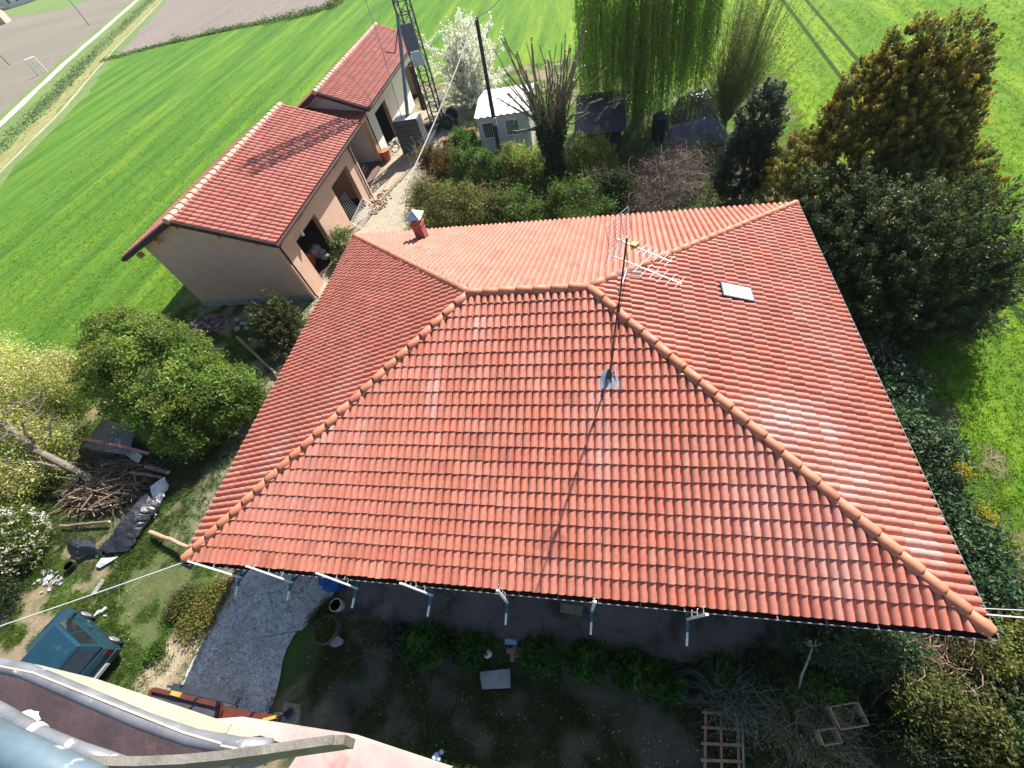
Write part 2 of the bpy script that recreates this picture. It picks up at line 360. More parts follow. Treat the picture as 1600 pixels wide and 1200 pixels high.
p = np.column_stack([rp[k]+rng.normal(size=(6000, 2))*[1.0, 1.], np.abs(rng.normal(size=6000))*.08])
quads(mb, p, frames(6000)+[0, -.2, 1.4], .36, .45, pal(6000, [(.13, .21, .07), (.16, .24, .085), (.22, .26, .11), (.09, .15, .055)]))
tag(mb.build('ditch_weeds', M_LEAF), 'tall dark weeds filling the ditch beside the white gravel road', 'weeds', kind='stuff')
# ---- the yard: soil, worn grass and lanes around the house
xs = np.arange(-24, 25.01, .16); ys = np.arange(-9, 46.01, .16); X, Y = np.meshgrid(xs, ys)
def ss(a, b, x): t = np.clip((x-a)/(b-a), 0, 1); return t*t*(3-2*t)
n1 = fbm(X*.45, Y*.45); n2 = fbm(X*1.7+5, Y*1.7); n3 = fbm(X*6, Y*6+3, 3)
def region(x0, x1, y0, y1, e=.8): return ss(x0-e, x0+e, X+(n2-.5)*2)*(1-ss(x1-e, x1+e, X+(n2-.5)*2))*ss(y0-e, y0+e, Y+(n2-.5)*2)*(1-ss(y1-e, y1+e, Y+(n2-.5)*2))
GR = np.array([.062, .125, .018]); GR2 = np.array([.13, .20, .03]); DI = np.array([.26, .205, .135]); DL = np.array([.42, .355, .27]); DK = np.array([.085, .07, .052])
gm = ss(.42, .6, n2*.6+n1*.4+.06)[..., None]; c = GR*gm+DI*(1-gm); c = c+(GR2-c)*(ss(.5, .75, n3)*.5)[..., None]*gm
def lay(w, col, mx=1.): 
    global c
    w = np.clip(w*mx, 0, 1)[..., None]; c = c*(1-w)+np.array(col)*w
lay(region(-4.9, -.6, 12.5, 36), DL, .95); lay(region(-5, 1.0, 30, 44)*ss(.4, .6, n1), DL, .4)
lay(region(-4.6, -1.0, 1.2, 12.5)*ss(.35, .6, n1+.1), (.24, .21, .165), .9)
lay(region(-6, -1.2, -6, 1.0)*ss(-.15, .25, X+1.75-.44*(Y-.4)+(n2-.5)*.6)*ss(.28, .5, n2+.06), (.40, .33, .215), .95); lay(region(-6.5, -1.5, -5, 1.2)*(1-ss(-.2, .2, X+1.75-.44*(Y-.4))), (.055, .10, .02), .75)  # straight-edged dark green band: the lift boom's cast shadow laid into the ground colour
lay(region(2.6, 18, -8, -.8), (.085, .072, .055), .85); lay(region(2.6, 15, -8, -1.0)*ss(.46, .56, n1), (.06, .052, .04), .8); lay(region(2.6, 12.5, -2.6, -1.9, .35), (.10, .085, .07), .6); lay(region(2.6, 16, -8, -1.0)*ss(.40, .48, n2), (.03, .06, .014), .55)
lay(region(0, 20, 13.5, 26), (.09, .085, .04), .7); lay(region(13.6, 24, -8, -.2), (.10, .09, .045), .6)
lay(region(-14, -5, -1, 7)*ss(.4, .6, n1), (.10, .085, .055), .9)
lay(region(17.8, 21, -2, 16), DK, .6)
c *= (.82+.36*n3)[..., None]
inside = region(-13.5, 21.5, -30, 33.5, 1.2); inside = np.maximum(inside, region(-6, 12, 30, 42, 1.5)); inside = np.maximum(inside*1., region(-30, -9, -30, 2.5, 1.5)*.8)
inside[(X > -1) & (Y > 33)] *= .8
inside *= ss(-24, -22, X)*(1-ss(23, 24.8, X))*(1-ss(43.5, 45.5, Y))*ss(-9, -8, Y)
Z = .004+.05*(n2-.35).clip(0)*ss(.05, .4, inside)*(1-region(-1.5, 16, -7, 1)*.6)
ny, nx = X.shape; I = np.arange(ny*nx).reshape(ny, nx); F = np.stack([I[:-1, :-1], I[:-1, 1:], I[1:, 1:], I[1:, :-1]], -1).reshape(-1, 4)
ok = inside.ravel()[F].max(1) > .02; F = F[ok]
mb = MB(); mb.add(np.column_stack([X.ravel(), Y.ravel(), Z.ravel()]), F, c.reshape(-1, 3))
def yardmat():
    m_, t, b = nodes('yard_soil'); a = N(t, 'ShaderNodeAttribute'); a.attribute_name = 'col'; p = pos(t)
    f = noise(t, 7, 6, p, .8); o = mix(t, a.outputs['Color'], ramp(t, f, [(.28, (.6,)*3), (.72, (1.35,)*3)]), 1, 'MULTIPLY')
    t.links.new(o, b.inputs['Base Color']); b.inputs['Roughness'].default_value = .95; b.inputs['Specular IOR Level'].default_value = .1
    bump(t, b, noise(t, 22, 5, p, .8), .7, .05)
    i = N(t, 'ShaderNodeAttribute'); i.attribute_name = 'blend'
    tr = t.nodes.new('ShaderNodeBsdfTransparent'); mx = t.nodes.new('ShaderNodeMixShader')
    t.links.new(ramp(t, i.outputs['Fac'], [(.25, (0, 0, 0)), (.6, (1, 1, 1))]), mx.inputs[0]); t.links.new(tr.outputs[0], mx.inputs[1]); t.links.new(b.outputs[0], mx.inputs[2]); t.links.new(mx.outputs[0], t.nodes['Material Output'].inputs[0])
    return m_
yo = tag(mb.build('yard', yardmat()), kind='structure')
at_ = yo.data.attributes.new('blend', 'FLOAT', 'POINT'); at_.data.foreach_set('value', inside.ravel().astype(np.float32)[:len(yo.data.vertices)])
def gravelmat():
    m_, t, b = nodes('driveway_gravel'); p = pos(t)
    v = N(t, 'ShaderNodeTexVoronoi'); v.inputs['Scale'].default_value = 26; t.links.new(p, v.inputs['Vector'])
    c = ramp(t, v.outputs['Color'], [(.1, (.36, .36, .36)), (.5, (.56, .555, .55)), (.9, (.75, .74, .73))])
    c = mix(t, c, ramp(t, noise(t, 1.1, 5, p, .7), [(.3, (.68, .68, .66)), (.7, (1.15, 1.14, 1.12))]), 1, 'MULTIPLY')
    c = mix(t, c, (.10, .095, .075), ramp(t, noise(t, 2.6, 6, p, .8), [(.6, (0, 0, 0)), (.78, (.6, .6, .6))]))
    t.links.new(c, b.inputs['Base Color']); b.inputs['Roughness'].default_value = .95
    bump(t, b, v.outputs['Distance'], .8, .03); return m_
def edge(pix): return [tuple(P(*q)[:2]) for q in pix]
sheet('driveway', [(-1.30, 1.0), (-1.42, -.5), (-1.48, -2.2), (-1.55, -6)], [(2.55, 1.0), (2.4, -.4), (1.6, -1.3), (1.75, -6)], .062, gravelmat(), .05)
M_PAVE = mat('old_paving', (.15, .14, .135), .95, var=.35, sc=.8, bmp=.4, bsc=20, dirt=((.06, .055, .045), .9, .5))
sheet('paving', [(2.9, .75), (8, .7), (15.6, .7)], [(2.9, -.75), (8, -.75), (15.2, -.85)], .066, M_PAVE, .04)
# distant rise of wooded land closing the view
def hill(name, pts, h, d, mtl):
    mb = MB(); n = len(pts); v = []
    for i, p in enumerate(pts):
        p = np.array(p, float); dr = p/np.linalg.norm(p)
        for k, (dd, hh) in enumerate(((0, 0), (d*.25, .8), (d*.6, 1), (d*1.2, 0))): v.append((*(p+dr*dd), h*hh*(.8+.4*vn(np.array(i*.7+k), np.array(3.)))))
    mb.add(v, [(i*4+k, (i+1)*4+k, (i+1)*4+k+1, i*4+k+1) for i in range(n-1) for k in range(3)])
    return tag(mb.build(name, mtl, smooth=True), kind='structure')
hp = [(-900+i*40, 640+i*26+30*math.sin(i*.9)) for i in range(24)]
hill('hills', hp, 26, 260, mat('wooded_hill', (.07, .11, .12), .95, var=.4, sc=.05))
# ================================================================== ROOF TILES
PROF = np.array([(0, 0), (.06, .0), (.11, .016), (.19, .046), (.33, .074), (.54, .084), (.73, .075), (.86, .053), (.925, .030), (.945, .0), (1.0, 0)])
def tile_face(mb, P0, P1, Q0, Q1, hump, pitch, seed, base, white=(), over=.05, depth=1.):
    P0, P1, Q0, Q1 = [np.array(q, float) for q in (P0, P1, Q0, Q1)]; r_ = np.random.default_rng(seed)
    e = P1-P0; L = np.linalg.norm(e); e /= L; top = (Q0+Q1)/2; n = np.cross(e, top-P0); n /= np.linalg.norm(n)
    if n[2] < 0: n = -n
    s = np.cross(n, e); H = (top-P0)@s; q0 = (Q0-P0)@e; q1 = (Q1-P0)@e
    nr = max(3, round(H/pitch)); pt = H/nr; nh = round(L/hump); w = L/nh; t = PROF[:, 0]; K = len(t)
    for r in range(nr):
        v0 = r*pt-(over if r == 0 else 0); v1 = (r+1)*pt
        j = np.arange(-1, nh+1); uj = j*w
        def clampu(u, v): 
            f = np.clip(v/H, 0, 1); return np.clip(u, q0*f, L+(q1-L)*f)
        U = uj[:, None]+t[None]*w; A = clampu(U, v0); B = clampu(U, min(v1, H))
        keep = ((A[:, -1]-A[:, 0]) > .01) & ((B[:, -1]-B[:, 0]) > -.1)
        A, B, uu = A[keep], B[keep], uj[keep]; m_ = len(A)
        if not m_: continue
        h = lambda q: np.interp((q-uu[:, None])/w, t, PROF[:, 1]*depth)
        jit = r_.normal(0, .0022, (m_, 1)); ska = r_.normal(0, .005, (m_, 1))
        lo = P0+A[..., None]*e+(v0+ska)[..., None]*s+(h(A)+.032+jit)[..., None]*n
        hi = P0+B[..., None]*e+min(v1+.02, H)*s+(h(B)*.9+.004)[..., None]*n
        li = lo-n*.029+s*.004
        V = np.stack([lo, hi, lo, li], 1).reshape(m_, 4*K, 3)
        b = np.arange(m_)[:, None]*4*K; i = np.arange(K-1)[None]
        F = np.concatenate([np.stack([b+i, b+i+1, b+K+i+1, b+K+i], -1).reshape(-1, 4), np.stack([b+3*K+i, b+3*K+i+1, b+2*K+i+1, b+2*K+i], -1).reshape(-1, 4)])
        tilei = (np.round(uu/w).astype(int))//2
        tc = r_.normal(0, .065, nh+4)[tilei+1]; hue = r_.normal(0, .055, nh+4)[tilei+1]
        col = np.array(base)*(1+tc[:, None])*(1+hue[:, None]*np.array([0, 1., 1.3]))
        for (wu, wv, ru, rv, am) in white:
            d = np.sqrt(((uu-wu)/ru)**2+((v0+pt/2-wv)/rv)**2); k_ = np.clip(1.35-d, 0, 1)**1.5*am*r_.uniform(.25, 1.0, m_)*.5
            col = col*(1-k_[:, None])+np.array([.74, .60, .57])*k_[:, None]
        mb.add(V.reshape(-1, 3), F, np.repeat(col, 4*K, 0))
    return mb, (P0, e, s, n, H)
def ridge_caps(mb, a, b, rad=.125, ln=.43, base=(.52, .19, .112), lift=.02):
    a = np.array(a, float); b = np.array(b, float); L = np.linalg.norm(b-a); n = round(L/ln); d = (b-a)/L
    for i in range(n):
        p = a+d*(i*L/n-.05); q = a+d*((i+1)*L/n+.02); k = rng.normal(0, .07)
        sd = np.array([rng.normal()*.006, rng.normal()*.006, 0])
        mb.tube([p+sd+[0, 0, lift+.012], p+sd+d*.03+[0, 0, lift+.012], q+[0, 0, lift-.012]], [rad*1.02, rad*1.07, rad*.86], 14, c=np.array(base)*(1+k)*(1+rng.normal(0, .03, 3)))
TB = (.465, .168, .116)
# ================================================================== MAIN HOUSE
A, B, C_, D = (.07, .06, 3.3), (17.45, 0, 3.3), (17.31, 13.32, 3.3), (-.07, 13.86, 3.3); E_, F_ = (7.21, 6.87, 5.68), (10.40, 6.82, 5.68)
house = thing('main_house', 'large house under a new terracotta hip roof filling the middle of the view', 'house', (8.7, 6.8, 0))
MH = MB()
for f in ((A, B, F_, E_), (D, A, E_), (B, C_, F_), (C_, D, E_, F_)): MH.slab([np.array(q)-[0, 0, .03] for q in f], .12)
MH_ = MH.build('roof', M_TRIM, house)
faces = {}
for nm, (p0, p1, q0, q1), sd, wh in (('near', (A, B, E_, F_), 1, [(6.3, 4.3, .22, .6, .9), (6.25, 5.2, .2, .5, .5), (4.4, 3.2, .3, .7, .4), (3.2, 3.4, 1.2, 1.2, .25), (7.3, 6.3, .22, .4, .7), (10.5, 3.6, .5, 1.5, .35), (13.9, 2.2, 1.2, 2.2, .35), (15.2, 1.0, .7, 1.2, .5), (2.2, 1.6, 1.4, .9, .25)]), ('left', (D, A, E_, E_), 2, [(9.5, 3.8, 2., .9, .25), (11, 2, 1.5, .5, .3)]), ('right', (B, C_, F_, F_), 3, [(3.6, 2.7, .9, 1.5, .95), (2.4, 1.7, .7, 1.2, .7), (1.3, .7, .5, .6, .8), (7, 1.2, 2.5, .8, .3)]), ('far', (C_, D, F_, E_), 4, [])):
    mb = MB(); _, faces[nm] = tile_face(mb, p0, p1, q0, q1, .1875, .352, sd, TB, wh); mb.build('roof_tiles', M_TILE, MH_, smooth=True)
for a, b in ((A, E_), (B, F_), (C_, F_), (D, E_), (E_, F_)):
    mb = MB(); ridge_caps(mb, a, b); mb.build('ridge_tiles', M_TILE, MH_, smooth=True)
w = MB(); x0, x1, y0, y1 = .65, 16.8, .75, 12.7
for q in ((x0, x1, y0, y0+.35), (x0, x1, y1-.35, y1), (x0, x0+.35, y0+.35, y1-.35), (x1-.35, x1, y0+.35, y1-.35)): w.box(q[0], q[1], q[2], q[3], 0, 3.2)
w.build('wall', M_STUCCO, house)
def gutter(p, q, out, nm='gutter'):
    p, q, out = np.array(p, float), np.array(q, float), np.array(out, float); d = (q-p)/np.linalg.norm(q-p); g_ = MB(); r = .085; K = 9; V = []
    for e_ in (p-d*.12, q+d*.12):
        for k in range(K):
            a = math.pi*k/(K-1); V.append(e_+out*(.075-r*math.cos(a))+np.array([0, 0, -.035-r*math.sin(a)]))
    g_.add(V, [(k, k+1, K+k+1, K+k) for k in range(K-1)])
    gi = [v+np.array([0, 0, .006])-0 for v in V]
    G = g_.build('gutter', M_GUTTER, house); s_ = G.modifiers.new('wall', 'SOLIDIFY'); s_.thickness = .004
    rm = MB(); rm.tube([p-d*.12+out*.162+[0, 0, -.03], q+d*.12+out*.162+[0, 0, -.03]], .011, 6); rm.build('rim', M_RIM, G)
    L = np.linalg.norm(q-p)
    for i in range(int(L/.85)):
        c_ = p+d*(.4+i*.85); bk = MB(); bk.bar(c_+out*.0+[0, 0, -.028], c_+out*.17+[0, 0, -.018], .022, .006); bk.build('gutter_bracket', M_RIM, G)
gutter(A, B, (0, -1, 0)); gutter(B, C_, (1, 0, 0)); gutter(C_, D, (0, 1, 0)); gutter(D, A, (-1, 0, 0))
fa = MB()
for p, q, o in ((A, B, (0, 1, 0)), (D, A, (1, 0, 0)), (B, C_, (-1, 0, 0)), (C_, D, (0, -1, 0))):
    o = np.array(o)*.05; fa.bar(np.array(p)+o-[0, 0, .16], np.array(q)+o-[0, 0, .16], .03, .2)
fa.build('fascia_board', M_GUTTER, house)
# chimney
cb = np.array([3.62, 12.65]); zc = 3.3+(13.6-cb[1])*.354
ch = MB(); ch.box(cb[0]-.19, cb[0]+.19, cb[1]-.19, cb[1]+.19, zc-.25, zc+.86); ch.box(cb[0]-.23, cb[0]+.23, cb[1]-.23, cb[1]+.23, zc+.70, zc+.78)
CHM = ch.build('chimney', mat('terracotta_brick', (.32, .11, .08), .85, var=.3, sc=7, bmp=.3), house)
q = MB()
for sx in (-1, 1):
    for sy in (-1, 1): q.box(cb[0]+sx*.15-.015, cb[0]+sx*.15+.015, cb[1]+sy*.15-.015, cb[1]+sy*.15+.015, zc+.86, zc+1.02)
z0 = zc+1.02; q.add([(cb[0]-.3, cb[1]-.3, z0), (cb[0]+.3, cb[1]-.3, z0), (cb[0]+.3, cb[1]+.3, z0), (cb[0]-.3, cb[1]+.3, z0), (cb[0], cb[1], z0+.27)], [(0, 1, 4), (1, 2, 4), (2, 3, 4), (3, 0, 4), (3, 2, 1, 0)])
q.build('chimney_cap', M_STEEL, CHM); q = MB(); q.slab([(cb[0]-.32, cb[1]-.42, zc+.17), (cb[0]+.32, cb[1]-.42, zc+.17), (cb[0]+.32, cb[1]+.3, zc-.05), (cb[0]-.32, cb[1]+.3, zc-.05)], .02); q.build('flashing', M_TILE, CHM)
def onface(nm, px, py):
    P0, e, s, n, H = faces[nm]; d = AR*(px-CX)/FPX-AU*(py-CY)/FPX+AF; return CAM+d*(((P0-CAM)@n)/(d@n))
P0, e, s, n, H = faces['right']
k = [onface('right', *q) for q in ((1124, 449), (1166, 453), (1172, 475), (1129, 469))]; kc = sum(k)/4
SK = MB(); hw, hh = .45, .27
def fp(u, v, z): return kc+e*u+s*v+n*z
SK.hexa([fp(-hh, -hw, .0), fp(hh, -hw, .0), fp(hh, hw, .0), fp(-hh, hw, .0), fp(-hh, -hw, .14), fp(hh, -hw, .14), fp(hh, hw, .14), fp(-hh, hw, .14)])
SKO = SK.build('skylight', M_DARKSTEEL, house); q = MB(); g_ = .035
q.hexa([fp(-hh+g_, -hw+g_, .13), fp(hh-g_, -hw+g_, .13), fp(hh-g_, hw-g_, .13), fp(-hh+g_, hw-g_, .13), fp(-hh+g_, -hw+g_, .146), fp(hh-g_, -hw+g_, .146), fp(hh-g_, hw-g_, .146), fp(-hh+g_, hw-g_, .146)])
q.build('pane', mat('sky_tinted_glass', (.62, .72, .74), .12, var=.03, spec=.9), SKO)  # reflected sky painted into the pane as a pale bluish base colour
# mast flashing: a ribbed sheet of lead and zinc laid over the tiles
P0, e, s, n, H = faces['near']; mbp = onface('near', 952, 590); fl = MB(); K = 15; V = []
for v in (-.24, -.05, .2):
    for i in range(K):
        u = (i/(K-1)-.5)*(.46 if v < .1 else .30); V.append(mbp+e*u+s*(v-.06)+n*(.085+.022*math.sin(i*2.2)+(.03 if v > .1 else 0)))
fl.add(V, [(r*K+i, r*K+i+1, (r+1)*K+i+1, (r+1)*K+i) for r in range(2) for i in range(K-1)])
FL = fl.build('mast_flashing', mat('lead_sheet', (.42, .55, .66), .3, .6, var=.35, sc=9), house); FL.modifiers.new('t', 'SOLIDIFY').thickness = .006
q = MB(); q.tube([mbp+n*.05, mbp+n*.02+[0, 0, .34]], [.09, .035], 12); q.build('mast_collar', M_DARKSTEEL, FL)
# ================================================================== TV ANTENNA
ant = thing('tv_antenna', 'tall thin rooftop aerial mast with grid reflectors and a yellow dipole box', 'antenna', tuple(mbp))
top = mbp+np.array([.27, .02, 3.62]); mid = lerp(mbp, top, .62)
q = MB(); q.tube([mbp+[0, 0, .05], mid], .020, 8); q.tube([mid-[0, 0, .12], top+[.01, 0, .08]], .017, 8)
q.tube([mid-[0, 0, .16], mid+[0, 0, .02]], .034, 8); q.build('mast', M_DARKSTEEL, ant)
M_ALU = mat('aluminium', (.46, .45, .43), .5, .2, var=.1); M_YEL = mat('yellow_plastic', (.42, .31, .06), .5)
def yagi(o, d, L, ne, el, vee):
    d = np.array(d, float); d /= np.linalg.norm(d); sd = np.cross(d, (0, 0, 1)); sd /= np.linalg.norm(sd); u = np.cross(sd, d)
    b = MB(); b.bar(o-d*.2, o+d*L, .018, .018); BM = b.build('boom', M_ALU, ant)
    for i in range(ne):
        c_ = o+d*(.30+(L-.34)*i/(ne-1)); x = MB(); x.tube([c_-sd*el, c_+sd*el], .0055, 5); x.build('element', M_ALU, ant)
    if vee:
        for sg in (-1, 1):
            R_ = MB(); a0 = o-d*.12+u*sg*.03; ax = (d*.45+u*sg*.55); ax /= np.linalg.norm(ax)
            ax = -d*.25+u*sg; ax /= np.linalg.norm(ax)
            for i in range(7): c_ = a0+ax*.065*i; R_.tube([c_-sd*.30, c_+sd*.30], .006, 4)
            for g_ in (-.30, -.1, .1, .30): R_.tube([a0+sd*g_, a0+ax*.39+sd*g_], .006, 4)
            R_.build('reflector_grid', M_ALU, ant)
        x = MB(); x.obox(o+d*.16+u*.03, (.10, .10, .06), math.atan2(d[1], d[0])); x.build('dipole_box', M_YEL, ant)
        x = MB(); x.tube([o+d*.16-sd*.2, o+d*.16+sd*.2], .012, 6); x.build('dipole', M_YEL, ant)
yagi(top-[0, 0, .02], (.80, -.60, -.05), .85, 6, .14, True)
yagi(lerp(mbp, top, .90), (.84, -.62, -.02), 1.1, 6, .17, False)
yagi(lerp(mbp, top, .74), (.25, .95, 0), .6, 6, .28, False)
q = MB(); c0 = top-[0, 0, .1]; q.tube([c0, c0+[.05, -.04, -.3], lerp(mbp, top, .62)+[.04, -.02, 0], lerp(mbp, top, .3)+[.03, -.01, 0], mbp+[.03, 0, .3]], .006, 5); q.build('cable', M_BLACK, ant)
# ================================================================== EDGE PROTECTION BRACKETS
br = [((378, 893), (290, 876), (368, 930)), ((456, 906), (383, 884), (449, 938)), ((557, 917), (493, 895), (550, 950)), ((673, 933), (625, 911), (668, 963)), ((792, 943), (777, 922), (790, 976)), ((925, 955), (930, 940), (923, 991)), ((1075, 970), (1105, 960), (1073, 1009))]
bl = ['edge protection post at the left corner of the eave, first of the row', 'edge protection post above the left rim of the gravel drive, second in the row', 'edge protection post over the middle of the gravel drive, third in the row', 'edge protection post just right of the white plastic pot, fourth in the row', 'edge protection post above the bricks and blue bucket, fifth in the row', 'short looking edge protection post beside the plank on the paving, sixth in the row', 'last edge protection post of the eave, farthest right of the row, leaning right']
for (b_, t_, s_), l_ in zip(br, bl):
    b0 = P(*b_, 2.95); b0[1] = -.235; hgt = 1.32
    # the post leans a little so that its head stands over the photographed spot
    tp = P(*t_, 2.95+hgt)
    o = thing('guardrail_post', l_, 'scaffold bracket', tuple(b0), 'edge protection posts along the near eave')
    tp = b0+(tp-b0)*(hgt/ max(.9, np.linalg.norm(tp-b0))); up = (tp-b0)/np.linalg.norm(tp-b0)
    q = MB(); q.bar(b0-up*.05, tp, .055, .04, (0, 1, 0)); PO = q.build('post', M_WHITE, o, bevel=.004)
    for f in (.25, .55, .86):
        h_ = lerp(b0, tp, f); q = MB(); q.tube([h_, h_+[0, .10, 0], h_+[.0, .12, .02], h_+[.0, .125, .09]], .010, 5); q.build('hook', M_STEEL, o)
    sp = P(*s_, 2.75); q = MB(); q.bar(b0+[0, .12, .0], b0+(sp-b0)*.5, .05, .05); q.build('arm', M_BLUE, o, bevel=.004)
    q = MB(); q.bar(b0+(sp-b0)*.46, sp, .042, .042); q.build('arm_end', M_WHITE, o, bevel=.004)
    q = MB(); q.bar(b0+[0, -.16, -.03], (b0[0], .70, 2.55), .04, .04); q.box(b0[0]-.05, b0[0]+.05, .62, .72, 2.35, 2.8); q.build('brace', M_BLUE, o)
# ================================================================== BARNS
def gable_roof(root, xe, xr, xw, y0, y1, ze, zr, seed, cols=(.44, .165, .125), zw=None, hump=.285, pitch=.36, depth=1.15):
    zw = ze if zw is None else zw
    d = MB(); d.slab([(xe, y0, ze-.04), (xe, y1, ze-.04), (xr, y1, zr-.04), (xr, y0, zr-.04)], .1); d.slab([(xw, y0, zw-.04), (xw, y1, zw-.04), (xr, y1, zr-.04), (xr, y0, zr-.04)], .1)
    R = d.build('roof', M_TRIM, root); mb = MB(); tile_face(mb, (xe, y0, ze), (xe, y1, ze), (xr, y0, zr), (xr, y1, zr), hump, pitch, seed, cols, depth=depth); mb.build('roof_tiles', M_TILE, R, smooth=True)
    mb = MB(); tile_face(mb, (xw, y1, zw), (xw, y0, zw), (xr, y1, zr), (xr, y0, zr), hump, pitch, seed+9, cols, depth=depth); mb.build('roof_tiles', M_TILE, R, smooth=True)
    mb = MB(); ridge_caps(mb, (xr, y0, zr), (xr, y1, zr), .14, .42, (.54, .33, .24), .03); mb.build('ridge_tiles', M_TILE, R, smooth=True)
    for y in (y0-.02, y1+.02):
        v = MB(); v.bar((xe, y, ze-.06), (xr, y, zr-.06), .04, .2); v.build('verge_board', M_GUTTER, R); v = MB(); v.bar((xw, y, zw-.06), (xr, y, zr-.06), .04, .2); v.build('verge_board', M_GUTTER, R)
    for x, z, sg in ((xe, ze, 1), (xw, zw, -1)):
        g_ = MB(); g_.tube([(x+sg*.07, y0-.05, z-.07), (x+sg*.07, y1+.05, z-.07)], .075, 10); g_.build('gutter', M_GUTTER, root)
    return R
def wall_y(mb, x, th, y0, y1, top, holes):
    "wall in a plane of constant x with openings (ya, yb, za, zb)"
    cur = y0
    for ya, yb, za, zb in sorted(holes):
        mb.box(x-th, x, cur, ya, 0, top); mb.box(x-th, x, ya, yb, zb, top)
        if za > 0: mb.box(x-th, x, ya, yb, 0, za)
        cur = yb
    mb.box(x-th, x, cur, y1, 0, top)
def downpipe(root, x, y, ztop, m_=M_GUTTER):
    q = MB(); q.tube([(x+.30, y, ztop), (x+.28, y, ztop-.12), (x+.07, y, ztop-.34), (x+.07, y, ztop-.5), (x+.07, y, .12), (x+.16, y, .04)], .045, 8); q.build('downpipe', m_, root, smooth=True)
barn = thing('garage_barn', 'pink rendered barn with two open doorways beside the gravel lane', 'barn', (-7.7, 18.8, 0))
xr, zr = -8.2, 5.05; xe, ze, xw, zw = -3.85, 3.5, -12.55, 3.5
gable_roof(barn, xe, xr, xw, 13.5, 25.3, ze, zr, 21, zw=zw)
q = MB(); H1 = [(15.16, 17.57, 0, 2.53), (20.04, 22.5, 0, 2.55)]
wall_y(q, -4.25, .3, 14.1, 23.5, 3.42, H1); q.box(-11.12, -10.82, 14.1, 23.5, 0, 3.42)
sl_ = (zr-ze)/(xe-xr)
def gpoly(mb, xa, xb, y0, y1, off=.14):
    za = zr-sl_*abs(xa-xr)-off; zb = zr-sl_*abs(xb-xr)-off
    pr = [(xa, 0), (xb, 0), (xb, zb), (xr, zr-off), (xa, za)]
    v = [(x, y0, z) for x, z in pr]+[(x, y1, z) for x, z in pr]; mb.add(v, [(0, 1, 2, 3, 4), (9, 8, 7, 6, 5)]+[((i+1) % 5, i, 5+i, 5+(i+1) % 5) for i in range(5)])
gpoly(q, -11.12, -4.25, 13.8, 14.1); gpoly(q, -11.12, -4.25, 23.5, 23.8); q.build('wall', M_STUCCO, barn)
q = MB(); q.box(-11.15, -4.22, 13.77, 13.8, 0, .38); q.build('plinth', M_PLINTH, barn)
for ya, yb, za, zb in H1:
    q = MB(); q.box(-4.52, -4.27, ya-.0, ya+.05, 0, zb); q.box(-4.52, -4.27, yb-.05, yb, 0, zb); q.box(-4.52, -4.27, ya+.05, yb-.05, zb-.05, zb); q.build('door_frame', M_TRIM, barn)
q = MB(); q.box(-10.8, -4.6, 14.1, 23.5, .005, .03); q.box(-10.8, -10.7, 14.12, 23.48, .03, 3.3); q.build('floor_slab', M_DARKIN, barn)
for y in (16.45, 21.4): q = MB(); q.box(-4.26, -4.22, y-.27, y+.27, 3.0, 3.32); q.build('vent', M_TRIM, barn)
downpipe(barn, -4.25, 13.98, 3.4); downpipe(barn, -4.25, 23.45, 3.4)
for x in (-11.6, -9.9, -8.2, -6.5, -4.9): q = MB(); z = zr-sl_*abs(x-xr)-.24; q.box(x-.08, x+.08, 13.52, 13.8, z-.2, z); q.build('purlin', M_TAN, barn)
q = MB(); q.tube([(-4.2, 15.55, 2.62), (-4.0, 15.55, 2.72)], .02, 6); q.tube([(-3.98, 15.55, 2.58), (-3.96, 15.55, 2.86)], [.09, .05], 8); q.build('wall_lamp', M_STEEL, barn)
b2 = thing('white_barn', 'white rendered barn with dark openings at the far end of the lane', 'barn', (-7.2, 34, 0))
xr, zr = -7.1, 4.7; xe, ze = -4.1, 3.45
gable_roof(b2, xe, xr, -10.1, 27.5, 40.3, ze, zr, 33, cols=(.42, .155, .12), hump=.25, depth=1.3); sl_ = (zr-ze)/(xe-xr)
q = MB(); H2 = [(29.75, 32.1, 0, 2.4), (37.3, 39.4, 0, 2.4)]; wall_y(q, -4.9, .3, 28.5, 39.6, 3.25, H2); q.box(-9.4, -9.1, 28.5, 39.6, 0, 3.25); gpoly(q, -9.4, -4.9, 28.2, 28.5); gpoly(q, -9.4, -4.9, 39.6, 39.9); q.build('wall', M_WHITEWALL, b2)
for ya, yb, za, zb in H2: q = MB(); q.box(-5.17, -4.92, ya, ya+.05, 0, zb); q.box(-5.17, -4.92, yb-.05, yb, 0, zb); q.box(-5.17, -4.92, ya+.05, yb-.05, zb-.05, zb); q.build('door_frame', M_TRIM, b2)
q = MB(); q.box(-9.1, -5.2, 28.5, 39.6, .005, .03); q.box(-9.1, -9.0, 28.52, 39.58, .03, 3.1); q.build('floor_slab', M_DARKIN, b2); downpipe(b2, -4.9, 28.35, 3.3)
q = MB(); q.box(-7.28, -6.92, 28.0, 28.2, 4.12, 4.42); q.build('purlin', M_TAN, b2)
cp = thing('carport', 'open carport with tan posts between the pink and white barns', 'carport', (-6.6, 26, 0))
q = MB(); q.slab([(-4.7, 23.85, 3.02), (-4.7, 28.15, 3.02), (-8.6, 28.15, 3.75), (-8.6, 23.85, 3.75)], .08); R = q.build('roof', M_TRIM, cp)
mb = MB(); tile_face(mb, (-4.7, 23.85, 3.06), (-4.7, 28.15, 3.06), (-8.6, 23.85, 3.79), (-8.6, 28.15, 3.79), .2, .35, 41, (.33, .10, .07)); mb.build('roof_tiles', M_TILE, R, smooth=True)
q = MB(); q.box(-5.05, -4.87, 23.82, 28.18, 2.66, 2.9); q.build('beam', mat('yellow_timber', (.72, .52, .24), .7, var=.12), cp)
